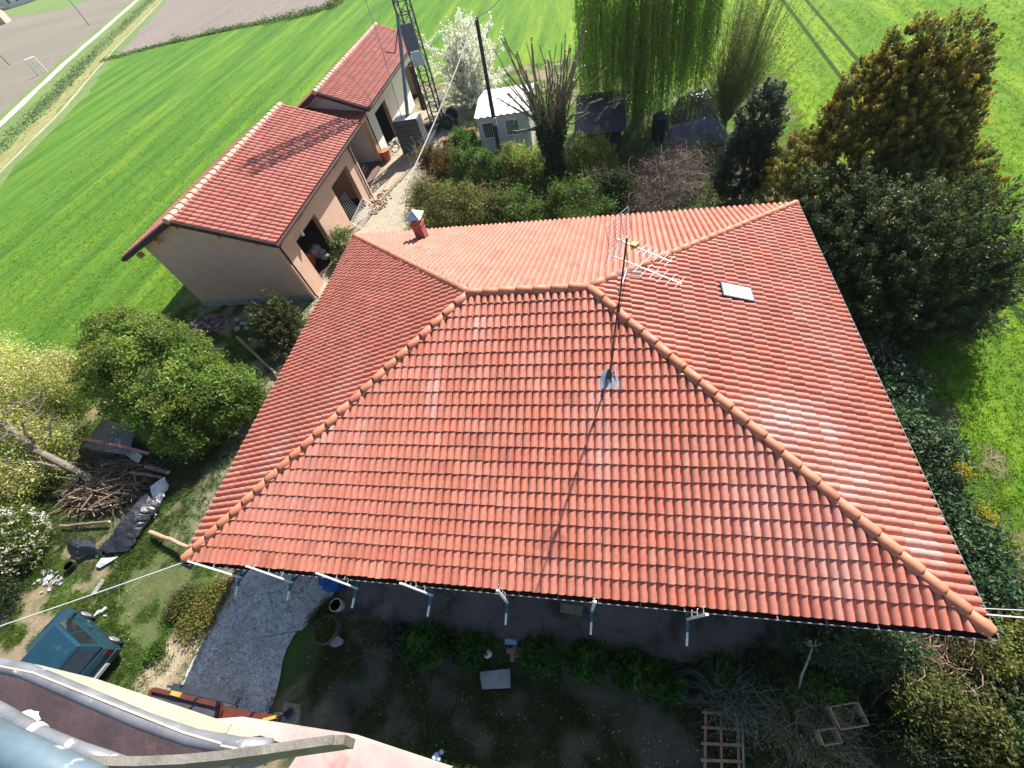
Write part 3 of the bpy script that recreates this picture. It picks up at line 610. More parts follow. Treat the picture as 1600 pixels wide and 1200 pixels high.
for y in (23.95, 28.05): q = MB(); q.box(-5.05, -4.87, y-.09, y+.09, 0, 2.66); q.build('post', M_TAN, cp)
q = MB(); q.box(-8.7, -8.5, 23.82, 28.18, 0, 3.6); q.build('back_wall', M_STUCCO, cp)
q = MB(); q.box(-8.5, -4.8, 23.82, 28.18, .07, .085); q.build('floor_slab', mat('red_paving', (.16, .09, .085), .9), cp)
# ================================================================== CARS
def car(name, label, loc, rz, col, L=3.4, Wd=1.5, Hh=1.42, boxy=True):
    root = thing(name, label, 'car', loc, None, rz); hw = Wd/2; paint = mat('car_paint', col, .28, .1, var=.12, sc=2, spec=.7, dirt=(tuple(.6*x+.06 for x in col), 2.2, .62))
    q = MB(); st = [(-.5, .42, .62, .90), (-.485, .26, .80, .96), (-.40, .22, .86, 1.), (0, .20, .86, 1.), (.26, .22, .84, 1.), (.42, .24, .74, .97), (.487, .28, .66, .92), (.5, .40, .58, .86)]
    V = []
    for f, zl, zb, wf in st:
        x = f*L; w_ = hw*wf
        V += [(x, -w_*.94, zl), (x, -w_, (zl+zb)*.5), (x, -w_*.95, zb), (x, 0, zb+.03), (x, w_*.95, zb), (x, w_, (zl+zb)*.5), (x, w_*.94, zl), (x, 0, zl)]
    n = 8; F = [(i*n+j, (i+1)*n+j, (i+1)*n+(j+1) % n, i*n+(j+1) % n) for i in range(len(st)-1) for j in range(n)]+[tuple(range(n)), tuple((len(st)-1)*n+j for j in range(n))[::-1]]
    q.add(V, F); Bd = q.build('body', paint, root, world=False, bevel=.02)
    # cabin: roof carried by a tapering greenhouse
    zb, zr_ = .86, Hh; xb0, xb1, xr0, xr1 = -.475*L, .27*L, -.40*L, .10*L; wb, wr = hw*.95, hw*.80
    lo = [(xb0, -wb, zb), (xb1, -wb, zb), (xb1, wb, zb), (xb0, wb, zb)]; hi = [(xr0, -wr, zr_-.05), (xr1, -wr, zr_-.05), (xr1, wr, zr_-.05), (xr0, wr, zr_-.05)]
    q = MB(); q.hexa(lo+hi); q.build('cabin', paint, root, world=False, bevel=.025)
    q = MB(); q.hexa([(xr0-.03, -wr-.01, zr_-.05), (xr1+.03, -wr-.01, zr_-.05), (xr1+.03, wr+.01, zr_-.05), (xr0-.03, wr+.01, zr_-.05), (xr0+.03, -wr+.05, zr_), (xr1-.05, -wr+.05, zr_), (xr1-.05, wr-.05, zr_), (xr0+.03, wr-.05, zr_)]); q.build('roof', paint, root, world=False, bevel=.02)
    def pane(a, b, c_, d, s0, s1, t0, t1, o):
        a, b, c_, d = [np.array(k, float) for k in (a, b, c_, d)]; f = lambda s_, t_: lerp(lerp(a, b, s_), lerp(d, c_, s_), t_)
        n_ = np.cross(b-a, d-a); n_ /= np.linalg.norm(n_); n_ *= np.sign(n_@np.array(o))
        k = [f(s0, t0), f(s1, t0), f(s1, t1), f(s0, t1)]; g_ = MB(); g_.hexa([v+n_*.0 for v in k]+[v+n_*.012 for v in k]); g_.build('window', M_GLASS, root, world=False)
    for sg, (a, b, c_, d) in ((-1, (lo[0], lo[1], hi[1], hi[0])), (1, (lo[3], lo[2], hi[2], hi[3]))):
        pane(a, b, c_, d, .08, .47, .12, .9, (0, sg, 0)); pane(a, b, c_, d, .52, .90, .12, .9, (0, sg, 0))
    pane(lo[0], lo[3], hi[3], hi[0], .1, .9, .14, .88, (-1, 0, 0)); pane(lo[1], lo[2], hi[2], hi[1], .07, .93, .08, .92, (1, 0, 0))
    for x in (-.30*L, .30*L):
        for sg in (-1, 1):
            q = MB(); q.tube([(x, sg*(hw-.17), .28), (x, sg*(hw+.01), .28)], .28, 20); wh = q.build('wheel', M_BLACK, root, world=False); q = MB(); q.tube([(x, sg*(hw+.0), .28), (x, sg*(hw+.02), .28)], [.17, .15], 14); q.build('rim', M_STEEL, wh, world=False)
    q = MB(); q.box(-.515*L, -.49*L, -hw*.95, hw*.95, .32, .50); q.build('rear_bumper', M_DARKSTEEL, root, world=False, bevel=.02)
    q = MB(); q.box(.49*L, .515*L, -hw*.92, hw*.92, .32, .50); q.build('front_bumper', M_DARKSTEEL, root, world=False, bevel=.02)
    q = MB(); q.box(-.522*L, -.515*L, -.26, .26, .36, .47); q.build('number_plate', M_WHITE, root, world=False)
    for sg in (-1, 1):
        q = MB(); q.box(-.505*L, -.488*L, sg*hw*.78-.1, sg*hw*.78+.1, .56, .72); q.build('tail_light', M_RED, root, world=False)
        q = MB(); q.box(.478*L, .502*L, sg*hw*.62-.12, sg*hw*.62+.12, .50, .64); q.build('headlight', M_CHROME, root, world=False)
        q = MB(); q.obox((.16*L, sg*(hw+.08), .92), (.10, .16, .11)); q.build('mirror', paint, root, world=False, bevel=.02)
        q = MB(); q.box(-.10*L, -.06*L, sg*hw-.012*(1 if sg < 0 else 0)-.0, sg*hw+.012, .68, .71); q.build('door_handle', M_BLACK, root, world=False)
    return root
car('parked_car', 'small boxy blue hatchback parked on the grass beside the lift basket', (-5.48, -2.37, 0.02), math.radians(161), (.008, .042, .066), L=2.9, Wd=1.42, Hh=1.38)
car('parked_car', 'dark small car standing in the shade of the carport', (-6.9, 25.6, .09), math.radians(6), (.02, .035, .06), L=3.3)
# ================================================================== TOWER CRANE
cr = thing('tower_crane', 'grey lattice tower crane with concrete ballast beside the white barn', 'crane', (-1.6, 32.4, 0))
q = MB(); cx, cy, h = -1.6, 32.4, .40; ZT = 18
for a in (-1, 1):
    for b in (-1, 1): q.bar((cx+a*h, cy+b*h, .15), (cx+a*h, cy+b*h, ZT), .085, .085, (1, 0, 0))
z = .3; i = 0
while z < ZT:
    for (a, b) in (((-1, -1), (1, -1)), ((1, -1), (1, 1)), ((1, 1), (-1, 1)), ((-1, 1), (-1, -1))):
        a0, b0 = (a, b) if i % 2 else (b, a)
        q.bar((cx+a0[0]*h, cy+a0[1]*h, z), (cx+b0[0]*h, cy+b0[1]*h, z+.62), .036, .036, (.3, .7, .2)); q.bar((cx+a[0]*h, cy+a[1]*h, z), (cx+b[0]*h, cy+b[1]*h, z), .04, .04, (0, 0, 1))
    z += .62; i += 1
q.build('mast', M_DARKSTEEL, cr)
q = MB(); q.box(cx-.47, cx+.47, cy-.46, cy-.42, 4.75, 6.1); q.build('cab_panel', mat('blue_grey_sheet', (.10, .15, .22), .5, .3, var=.2), cr)
q = MB(); q.box(cx-.3, cx+.5, cy-.47, cy-.43, 3.95, 4.68); q.build('sign_panel', mat('pale_sheet', (.42, .52, .62), .4, var=.1), cr)
q = MB(); q.bar((cx-.55, cy-.35, 4.0), (cx-.62, cy-.35, 1.4), .3, .25, (1, 0, 0)); q.build('jib_section', M_RED, cr)
q = MB(); q.box(cx-1.9, cx+1.5, cy-.2, cy+.2, .1, .4); q.box(cx-.2, cx+.2, cy-3.4, cy+1.4, .1, .4); q.build('base_frame', M_DARKSTEEL, cr)
for x, y in ((cx+.9, cy-.55), (cx+1.0, cy+.6)):
    q = MB(); q.tube([(x, y-.12, .48), (x, y+.16, .48)], .46, 20); wq = q.build('wheel', M_BLACK, cr); q = MB(); q.tube([(x, y-.14, .48), (x, y-.12, .48)], [.2, .23], 14); q.build('rim', M_DARKSTEEL, wq)
q = MB(); bx0, bx1, by0, by1 = -3.35, -1.55, 28.5, 29.5
for i in range(7): q.box(bx0, bx1, by0, by1, .12+i*.29, .12+i*.29+.23); q.box(bx0+.05, bx1-.05, by0+.05, by1-.05, .12+i*.29+.23, .12+(i+1)*.29)
q.build('ballast', mat('dark_concrete', (.085, .09, .095), .9, var=.3, bmp=.3), cr)
q = MB(); q.box(bx0+.05, bx1-.05, by0+.05, by1-.05, 2.155, 2.18); q.build('ballast_top', mat('pale_concrete', (.55, .56, .54), .9, var=.2, sc=2.2), cr)
q = MB(); q.bar((-2.35, 29.1, 2.15), (cx-.35, cy-.35, 6.6), .17, .17); q.build('stay', mat('grey_stay', (.20, .23, .27), .45, .4), cr)
q = MB(); pp = [np.array((-2.75, 29.0, 2.15)), P(612, 130, 4.6), P(590, 55, 6.0), P(566, -15, 7.6)]
q.tube(pp, .022, 6); q.build('guy_rod', M_DARKSTEEL, cr)
q = MB(); a_ = P(628, 22, 6.5); q.bar((cx-.38, cy-.38, 6.3), P(617, 83, 5.2), .05, .05); q.bar(P(617, 83, 5.2), P(601, 81, 5.25), .05, .05); q.build('bracket', M_DARKSTEEL, cr)
# ================================================================== SITE CONTAINER, SHED, POLE
ct = thing('site_cabin', 'white metal site cabin with two barred windows behind the bushes', 'cabin', (4.45, 29, 0)); x0, x1, y0, y1, zt = 2.8, 6.1, 27.2, 31.2, 2.15
M_CAB = mat('white_panel', (.55, .57, .60), .5, var=.1, sc=2, dirt=((.36, .35, .34), 1.8, .62))
q = MB(); q.box(x0, x1, y0, y1, .1, zt); q.build('wall', M_CAB, ct)
q = MB(); K = 34; V = []; zr_ = zt+.32
for yy, zz in ((y0-.1, zt+.03), ((y0+y1)/2, zr_), (y1+.1, zt+.03)):
    for i in range(K): V.append((x0-.1+(x1-x0+.2)*i/(K-1), yy, zz+(.05 if i % 4 in (0, 1) else 0)))
q.add(V, [(r*K+i, r*K+i+1, (r+1)*K+i+1, (r+1)*K+i) for r in range(2) for i in range(K-1)]); R = q.build('roof', mat('white_roof', (.60, .60, .58), .6, var=.15, sc=2, dirt=((.36, .34, .31), 2.5, .62)), ct); R.modifiers.new('t', 'SOLIDIFY').thickness = .02
q = MB(); q.add([(x0, y0, zt), (x0, y1, zt), (x0, (y0+y1)/2, zr_-.02)], [(0, 1, 2)]); q.add([(x1, y0, zt), (x1, y1, zt), (x1, (y0+y1)/2, zr_-.02)], [(0, 2, 1)]); q.build('gable', M_CAB, ct)
for xa in (3.05, 4.55):
    q = MB()
    for b in ((xa, xa+.06, .95, 1.9), (xa+.84, xa+.9, .95, 1.9)): q.box(b[0], b[1], y0-.05, y0-.005, b[2], b[3])
    q.box(xa+.06, xa+.84, y0-.05, y0-.005, 1.84, 1.9); q.box(xa+.06, xa+.84, y0-.05, y0-.005, .95, 1.01); wf = q.build('window', M_WHITE, ct)
    q = MB(); q.box(xa+.06, xa+.84, y0-.012, y0-.004, 1.01, 1.84); q.build('pane', M_GLASS, wf)
    q = MB(); [q.box(xa+.12+i*.13, xa+.145+i*.13, y0-.045, y0-.02, 1.01, 1.84) for i in range(6)]; q.build('window_bars', M_STEEL, wf)
sh = thing('garden_shed', 'low shed with a dark purple sheet roof beneath the willow', 'shed', (10.4, 26.1, 0)); M_DR = mat('dark_sheet', (.040, .030, .050), .55, var=.3, sc=2, dirt=((.10, .07, .06), 3.5, .66))
q = MB(); q.slab([(9.0, 23.9, 1.85), (11.85, 23.9, 1.85), (11.85, 28.4, 2.15), (9.0, 28.4, 2.15)], .06); q.build('roof', M_DR, sh)
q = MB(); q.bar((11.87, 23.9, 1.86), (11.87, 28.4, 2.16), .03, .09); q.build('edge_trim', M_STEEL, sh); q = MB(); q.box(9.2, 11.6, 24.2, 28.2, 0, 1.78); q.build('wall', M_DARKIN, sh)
pole = thing('utility_pole', 'dark tarred wooden pole carrying the overhead line', 'pole', (4.15, 25.9, 0)); pt = np.array([4.35, 26.0, 7.05])
q = MB(); q.tube([(4.15, 25.9, 0), lerp((4.15, 25.9, 0), pt, .5), pt], [.13, .115, .095], 10); q.build('pole_shaft', mat('tarred_wood', (.045, .04, .04), .8, var=.4, sc=5, bmp=.3), pole)
q = MB(); q.tube([pt+[.0, -.09, -.12], pt+[.0, -.09, .02]], [.03, .045], 8); q.build('insulator', M_WHITE, pole); q = MB(); q.box(4.15, 4.4, 25.72, 25.8, 2.2, 2.6); q.build('meter_box', mat('grey_plastic', (.45, .46, .47), .5), pole)
def cable(a, b, sag, r, label, name='overhead_cable', m_=None, group=None):
    a, b = np.array(a, float), np.array(b, float); n = 24; pts = [lerp(a, b, i/n)-np.array([0, 0, sag*4*(i/n)*(1-i/n)]) for i in range(n+1)]
    q = MB(); q.tube(pts, r, 6); return solo(name, q, m_ or M_WHITE, label, 'cable', group)
M_CABLE = mat('pale_cable', (.55, .54, .52), .5, var=.1)
cable((1.15, 13.7, 3.25), pt+[0, -.09, 0], .25, .028, 'pale cable rising from the far eave of the house to the pole top', m_=M_CABLE)
cable(pt+[0, -.09, 0], P(800, -30, 8.5), .2, .022, 'pale cable leaving the pole top towards the upper edge of the view', m_=M_CABLE)
cable((.0, -.02, 3.22), P(-40, 992, 3.4), .03, .018, 'pale cable stretched from the left house corner above the car', m_=M_CABLE)
cable((17.55, .25, 3.3), P(1640, 968, 3.3), .02, .015, 'lower of two cables leaving the right corner of the eave', m_=M_CABLE)
cable((17.5, .35, 3.3), P(1640, 955, 3.4), .02, .008, 'thin upper of two cables leaving the right corner of the eave', m_=M_CABLE)
# goal like frame, line poles, far houses
gf = P(62, 118); q = MB(); M_W2 = M_WHITE
a, b = P(60, 118), P(74, 112); q.tube([a, a+[0, 0, 2.1], b+[0, 0, 2.1], b], .13, 6); q.tube([a+[0, 0, 1.0], b+[0, 0, 1.0]], .06, 5); q.tube([lerp(a, b, .5), lerp(a, b, .5)+[0, 0, 2.1]], .06, 5)
solo('goal_frame', q, M_W2, 'white tubular goal like frame standing beside the far road', 'frame')
for (px, py), l_ in (((139, 39), 'thin dark line pole standing alone in the far soil field'), ((15, 102), 'thin dark line pole near the left edge in the far field')):
    o = P(px, py); q = MB(); q.tube([o, o+[0, 0, 8.5]], [.12, .08], 6); q.bar(o+[-.8, 0, 8.2], o+[.8, 0, 8.2], .1, .1); solo('line_pole', q, M_WOODOLD, l_, 'pole', 'line poles in the far field')
def farhouse(px, py, w_, d_, h_, wall, roof, label):
    o = P(px, py); t = thing('farmhouse', label, 'house', tuple(o), 'houses on the horizon', .4)
    q = MB(); q.box(-w_/2, w_/2, -d_/2, d_/2, 0, h_); q.build('wall', wall, t, world=False)
    q = MB(); e_ = .4; zr_ = h_+d_*.28; q.slab([(-w_/2-e_, -d_/2-e_, h_-.05), (w_/2+e_, -d_/2-e_, h_-.05), (w_/2+e_, 0, zr_), (-w_/2-e_, 0, zr_)], .2); q.slab([(-w_/2-e_, d_/2+e_, h_-.05), (w_/2+e_, d_/2+e_, h_-.05), (w_/2+e_, 0, zr_), (-w_/2-e_, 0, zr_)], .2); q.build('roof', roof, t, world=False)
    for i in range(max(2, int(w_/3))): q = MB(); x = -w_/2+1.2+i*(w_-2.4)/max(1, int(w_/3)-1); q.box(x-.5, x+.5, -d_/2-.06, -d_/2-.01, 1.1, 2.4); q.build('window', M_GLASS, t, world=False)
M_FR = mat('far_roof', (.35, .16, .11), .8)
farhouse(10, 12, 9, 6, 4.5, M_WHITEWALL, M_FR, 'white farmhouse near the top left corner of the view, largest of the far houses')
farhouse(44, 3, 12, 6, 4, M_WHITEWALL, M_FR, 'long white farmhouse on the horizon right of the largest far house')
farhouse(2, 38, 5, 4, 3, M_STUCCO, M_FR, 'small pinkish farmhouse lowest at the left edge of the far field')
# ================================================================== LIFT BASKET, OUTRIGGER MACHINE
bk = thing('lift_basket', 'scuffed grey and cream lift basket rim with pipe rails in the foreground', 'lift basket', (9.4, -2.3, 10.95))
M_GRP = mat('cream_fibreglass', (.47, .43, .35), .55, var=.1, sc=5, dirt=((.40, .26, .20), 9, .63)); M_PINK = mat('faded_red_fibreglass', (.48, .34, .315), .6, var=.25, sc=6, dirt=((.40, .14, .12), 7, .6))
M_PIPE = mat('scuffed_pipe', (.17, .178, .205), .5, .15, var=.3, sc=14, dirt=((.6, .59, .57), 30, .62)); M_PIPE2 = mat('blue_grey_pipe', (.10, .15, .19), .6, .1, var=.3, sc=10, dirt=((.5, .52, .54), 26, .62)); M_FLAT = mat('scuffed_bar', (.22, .20, .175), .55, .35, var=.3, sc=18, dirt=((.7, .68, .62), 24, .66), bmp=.2)
M_FLOOR = mat('basket_floor', (.05, .032, .036), .7, var=.35, sc=4, dirt=((.20, .06, .05), 6, .66), bmp=.3)
def pl(pix, z): return [P(*q, z) for q in pix]
o_ = pl([(-60, 1022), (0, 1031), (60, 1041), (150, 1063), (285, 1108), (360, 1133), (425, 1143)], 11.80); i_ = pl([(-60, 1030), (0, 1042), (50, 1052), (150, 1092), (285, 1146), (345, 1163), (372, 1168)], 12.0)
q = MB()
for k in range(len(o_)-1): q.slab([o_[k], o_[k+1], i_[k+1], i_[k]], .003)
q.build('rim_flange', M_GRP, bk)
q = MB(); q.slab(pl([(336, 1123), (362, 1121), (545, 1150), (700, 1202), (640, 1230), (430, 1230), (470, 1172)], 11.97), .03); q.slab(pl([(300, 1165), (420, 1147), (470, 1172), (380, 1205)], 11.955), .02); q.build('corner_panel', M_PINK, bk)
q = MB(); q.tube(pl([(-70, 1034), (-10, 1038), (40, 1048), (150, 1095), (225, 1127), (300, 1153), (372, 1166), (420, 1168)], 11.985), .0145, 16); q.build('top_rail', M_PIPE, bk, smooth=True)
q = MB(); q.tube(pl([(-60, 1080), (0, 1112), (60, 1147), (120, 1172), (190, 1196)], 12.05), .0130, 16); q.build('inner_rail', M_PIPE, bk, smooth=True)
q = MB(); c_ = pl([(52, 1142), (60, 1147)], 12.05); q.tube(c_, .0155, 16); q.build('clamp_ring', M_WHITE, bk)
q = MB(); q.tube(pl([(-80, 1120), (0, 1163), (60, 1192), (140, 1230)], 12.25), .0225, 20); q.build('hand_rail', M_PIPE2, bk, smooth=True)
q = MB(); pz = pl([(45, 1178), (100, 1187), (160, 1192), (230, 1193), (300, 1190), (360, 1184), (420, 1176), (480, 1167), (530, 1160), (546, 1159)], 12.12)
for k, (a, b) in enumerate(zip(pz[:-1], pz[1:])): q.bar(a, b, .012, .042 if k < 8 else .034, (0, .25, .97))
q.build('cross_bar', M_FLAT, bk)
q = MB(); fl_ = [tuple(v[:2]+np.array([0, -.01])) for v in pl([(-60, 1036), (0, 1046), (60, 1060), (150, 1096), (285, 1150), (372, 1176)], 10.95)]; q.prism(fl_+[(fl_[-1][0], -3.0), (fl_[0][0]-.3, -3.0)], 10.93, 10.96); q.build('floor', M_FLOOR, bk)
q = MB(); q.box(7.4, 10.3, -3.04, -3.0, 10.93, 12.0); q.box(7.36, 7.4, -3.04, -2.2, 10.93, 12.0); q.build('back_wall', M_FLOOR, bk)
q = MB(); c_ = P(38, 1130, 11.03); q.sphere(c_, (.055, .045, .035), 16); q.v[-1] += rng.normal(size=q.v[-1].shape)*.005
solo('crumpled_bag', q, M_WHITE, 'crumpled white plastic bag lying in the lift basket', 'bag')
mc = thing('lift_chassis', 'red and black lift chassis with an outrigger arm on the gravel drive', 'machine', tuple(P(300, 1110)))
q = MB(); z1 = 1.05; q.hexa([*[v*[1, 1, 0]+[0, 0, .35] for v in pl([(232, 1098), (335, 1128), (343, 1103), (240, 1079)], z1)], *pl([(232, 1098), (335, 1128), (343, 1103), (240, 1079)], z1)]); q.build('body', mat('black_cover', (.05, .05, .055), .6, var=.4, sc=2.5), mc, bevel=.02)
q = MB()
for a, b in (((240, 1077), (345, 1102)), ((345, 1100), (336, 1131)), ((238, 1078), (231, 1098))): q.bar(P(*a, z1+.03), P(*b, z1+.03), .09, .12)
q.build('frame', M_RED, mc); q = MB(); q.bar(P(268, 1082, z1+.1), P(283, 1086, z1+.1), .10, .05); q.build('warning_strip', M_YEL, mc)
q = MB(); q.bar(P(340, 1112, .75), P(430, 1127, .75), .24, .2); OB = q.build('outrigger', M_RED, mc); q = MB(); q.bar(P(411, 1125, .86), P(431, 1120, .86), .07, .05); q.build('warning_strip', M_YEL, OB)
q = MB(); q.bar(P(428, 1122, .75), P(440, 1117, .5), .1, .1); f_ = P(452, 1115, .12); q.tube([f_+[0, 0, .6], f_], [.05, .05], 8); q.tube([f_+[0, 0, .04], f_-[0, 0, .0]], [.1, .14], 12); q.build('outrigger_foot', M_DARKSTEEL, mc)
q = MB(); q.bar(P(272, 1073, 1.7), P(372, 1095, 1.7), .14, .14); q.bar(P(342, 1090, 1.6), P(340, 1104, 1.0), .1, .1); q.bar(P(262, 1072, 1.7), P(276, 1075, 1.7), .05, .05); q.build('boom_rest', M_DARKSTEEL, mc)
q = MB()
for i in range(4): c_ = P(455, 1117, .055)+np.array([.13*(i-1.5), .02, 0]); q.obox(c_, (.125, .5, .10), .35)
solo('support_board', q, M_WOODOLD, 'square of old boards under the outrigger foot', 'boards')
# ================================================================== TREES
def treething(name, label, base, group=None, cat='tree'): return thing(name, label, cat, tuple(base), group)
# golden conifer: a crowd of upright tufts
def tufts(mb, lobes, n, ln, per, cols, tipcols, shell=.8, size=.085, zmin=.3, lean=.75):
    c, d = lobe_points(lobes, n, shell); ok = c[:, 2] > zmin; c, d = c[ok], d[ok]; n = len(c)
    ax = d*np.array([1, 1, .6])*lean+np.array([0, 0, .85])+rng.normal(size=(n, 3))*.15; ax /= np.linalg.norm(ax, axis=1)[:, None]
    k = np.repeat(np.arange(n), per); m_ = len(k); t = rng.random(m_)**.8; L = (ln*rng.uniform(.6, 1.3, n))[k]
    r = frames(m_); p = c[k]+ax[k]*(t*L)[:, None]+r*(L*.42*np.sin(np.pi*np.clip(t*.85+.12, 0, 1)))[:, None]*rng.random(m_)[:, None]**.4
    ca = pal(n, cols, .2)[k]; cb = pal(n, tipcols, .2)[k]; w = np.clip((t-.35)/.55, 0, 1)[:, None]; col = ca*(1-w)+cb*w
    dirn = ax[k]+r*.6; nr = r+rng.normal(size=(m_, 3))*.5+[0, 0, .3]
    quads(mb, p, nr, size*rng.uniform(.7, 1.4, m_), .45, np.clip(col*(1+rng.normal(0, .12, (m_, 1))), .002, .9), axis=dirn)
    return mb
gx, gy = 20.9, 16.6
gt = treething('golden_conifer', 'huge golden tipped conifer towering behind the right side of the house', (gx, gy, 0))
gl = [(gx, gy, 2.2, 2.9, 2.7, 2.2), (gx-1.6, gy+.9, 1.7, 1.9, 1.7, 1.7), (gx+.1, gy, 3.9, 2.3, 2.2, 1.9), (gx+.35, gy-.2, 5.1, 1.35, 1.4, 1.3), (gx-.6, gy+.5, 4.7, 1.2, 1.2, 1.3), (gx+.8, gy-.4, 4.3, 1.4, 1.3, 1.5), (gx+.75, gy+.1, 5.6, 1.1, 1.1, 1.2), (gx-.2, gy+.4, 5.7, .9, .9, 1.0), (gx+.9, gy-1.6, 2.2, 1.9, 1.5, 1.7), (gx-.6, gy-2.2, 1.5, 1.9, 1.5, 1.4), (gx+1.5, gy-2.0, 2.3, 1.6, 1.4, 1.7)]
tufts(MB(), gl, 4000, .36, 115, [(.075, .09, .02), (.09, .105, .024), (.055, .07, .018)], [(.44, .38, .06), (.34, .32, .06), (.52, .42, .055), (.22, .24, .055)], size=.075, lean=.9).build('crown', M_NEEDLE, gt)
q = MB(); branch(q, (gx, gy, 0), (gx+.3, gy, 6), .28, .06, 6, .01, 10)
for i in range(26): a = rng.random()*6.28; z = rng.uniform(.6, 5); branch(q, (gx+.05*z, gy, z), (gx+math.cos(a)*2.0, gy+math.sin(a)*2.0, z+.9), .06, .015, 4, .05, 5)
q.build('trunk', M_BARK, gt)
def sprays(mb, base, h, r0, n, cols, size=.16, per=46, droop=.25, top=.15, asp=.14):
    "flat drooping fir sprays in whorls round a stem"
    base = np.array(base, float); z = rng.random(n)**.9*h; a = rng.random(n)*6.283; R = (r0*(1-z/h)**.5+top)*rng.uniform(.4, 1.2, n)*(.75+.5*vn(a*1.3+z, z*1.1))
    k = np.repeat(np.arange(n), per); m_ = len(k); t = .25+.75*rng.random(m_)
    dx, dy = np.cos(a)[k], np.sin(a)[k]; sp = rng.normal(size=m_)*.16*R[k]*t
    p = np.column_stack([base[0]+dx*R[k]*t-dy*sp, base[1]+dy*R[k]*t+dx*sp, base[2]+z[k]+.35*R[k]*t*.5-droop*R[k]*t**2+rng.normal(size=m_)*.05])
    ax = np.column_stack([dx-dy*np.sign(sp)*.8, dy+dx*np.sign(sp)*.8, -.25*np.ones(m_)])+rng.normal(size=(m_, 3))*.25
    nr = np.column_stack([dx*.3, dy*.3, np.ones(m_)])+rng.normal(size=(m_, 3))*.45; ok = p[:, 2] > .05
    col = pal(n, cols, .2)[k]*(1+rng.normal(0, .15, (m_, 1))); quads(mb, p[ok], nr[ok], size*rng.uniform(.7, 1.4, ok.sum()), asp*2, np.clip(col[ok], .002, .9), axis=ax[ok]); return mb
for i, (x, y, h_, r_, lb) in enumerate(((20.4, 11.3, 4.5, 2.5, 'dark grey green fir with drooping sprays in front of the golden conifer'), (22.0, 10.3, 2.8, 1.4, 'smaller grey green fir at the field edge right of the dark fir'), (19.3, 13.6, 4.0, 1.9, 'dark fir pressed between the golden conifer and the house'))):
    t = treething('fir_tree', lb, (x, y, 0), 'firs along the right side of the house'); FCOL = [(.035, .06, .018), (.05, .075, .022), (.025, .042, .014)]; FT = [(.10, .135, .045), (.07, .10, .035), (.16, .17, .07), (.05, .08, .03)]
    if i != 1: tufts(MB(), [(x, y, h_*.40, r_*.95, r_*.85, h_*.42), (x+r_*.25, y-.1, h_*.66, r_*.62, r_*.6, h_*.36), (x-.2, y-r_*.5, h_*.32, r_*.7, r_*.6, h_*.34), (x+r_*.5, y-r_*.35, h_*.42, r_*.6, r_*.5, h_*.34), (x-r_*.4, y+r_*.3, h_*.6, r_*.55, r_*.5, h_*.32)], 1500 if i < 1 else 800, .55, 74, FCOL, FT, .62, .085, .1, 1.25).build('crown', M_NEEDLE, t)
    else: sprays(MB(), (x, y, .15), h_, r_, 900 if i < 1 else 480, [(.06, .085, .035), (.085, .11, .042), (.042, .06, .028), (.16, .17, .075)], .115, 84).build('crown', M_NEEDLE, t)
    q = MB(); branch(q, (x, y, 0), (x, y, h_), .13, .02, 5, .01, 8)
    for j in range(24): a = rng.random()*6.28; z = rng.uniform(.4, h_*.85); rr = r_*(1-z/h_)**.75*.85; branch(q, (x, y, z), (x+math.cos(a)*rr, y+math.sin(a)*rr, z+.05), .025, .006, 3, .03, 4)
    q.build('trunk', M_BARK, t)
t = treething('juniper', 'narrow dark blue green juniper between the pale willow and golden conifer', (16.9, 18.9, 0))
tufts(MB(), [(16.9, 18.9, 1.6, .95, .9, 1.7), (17.1, 18.9, 3.3, .75, .7, 1.5)], 620, .5, 84, [(.020, .036, .026), (.028, .046, .03)], [(.05, .08, .052), (.038, .06, .05), (.08, .1, .055)], .6, .085).build('crown', M_NEEDLE, t)
q = MB(); branch(q, (16.9, 18.9, 0), (17.1, 18.9, 4.3), .12, .03, 4, .01, 7); q.build('trunk', M_BARK, t)
# weeping willow
wx, wy = 12.75, 29.2; t = treething('weeping_willow', 'tall weeping willow trailing long curtains of fresh green shoots', (wx, wy, 0)); q = MB()
branch(q, (wx, wy, 0), (wx+.05, wy, 3.5), .34, .26, 5, .01, 12); branch(q, (wx+.05, wy, 3.4), (wx-.5, wy+.2, 8.6), .24, .10, 6, .03, 9)
limbs = []
for i in range(22):
    a = i*2.4; r_ = rng.uniform(1.2, 3.3); z0 = rng.uniform(3.2, 7.5); e = np.array([wx+math.cos(a)*r_*1.12, wy+math.sin(a)*r_, z0+rng.uniform(.8, 2.2)]); limbs.append(branch(q, (wx-.06*(z0-3), wy, z0), e, .10, .03, 5, .05, 6))
q.build('trunk', M_BARK, t)
mb = MB(); tw = MB(); SP = []
for i in range(108):
    a = rng.random()*6.283; rr = 3.9*math.sqrt(rng.uniform(.05, 1)); x = wx+.2+math.cos(a)*rr; y = wy+math.sin(a)*rr*.85
    ztop = 8.6-rr*rr*.12+rng.normal()*.4; zb = rng.choice([.4, .8, 1.4, 2.2, 3.2]) if rr > 1.2 else rng.uniform(2.5, 4.5)
    for k in range(rng.integers(8, 22)):
        d = rng.normal(size=2)*.24; SP.append((x+d[0], y+d[1], ztop+rng.normal()*.3, max(zb+abs(rng.normal())*.9, .3)))
SP = np.array(SP); per = 88; k = np.repeat(np.arange(len(SP)), per); m_ = len(k); tt = rng.random(m_); S0 = SP[k]
swx = rng.normal(0, .22, len(SP))[k]; swy = rng.normal(0, .22, len(SP))[k]
p = np.column_stack([S0[:, 0]+swx*tt+rng.normal(size=m_)*.035, S0[:, 1]+swy*tt+rng.normal(size=m_)*.035, S0[:, 2]-(S0[:, 2]-S0[:, 3])*tt])
ax = np.column_stack([rng.normal(size=m_)*.3, rng.normal(size=m_)*.3, -np.ones(m_)])
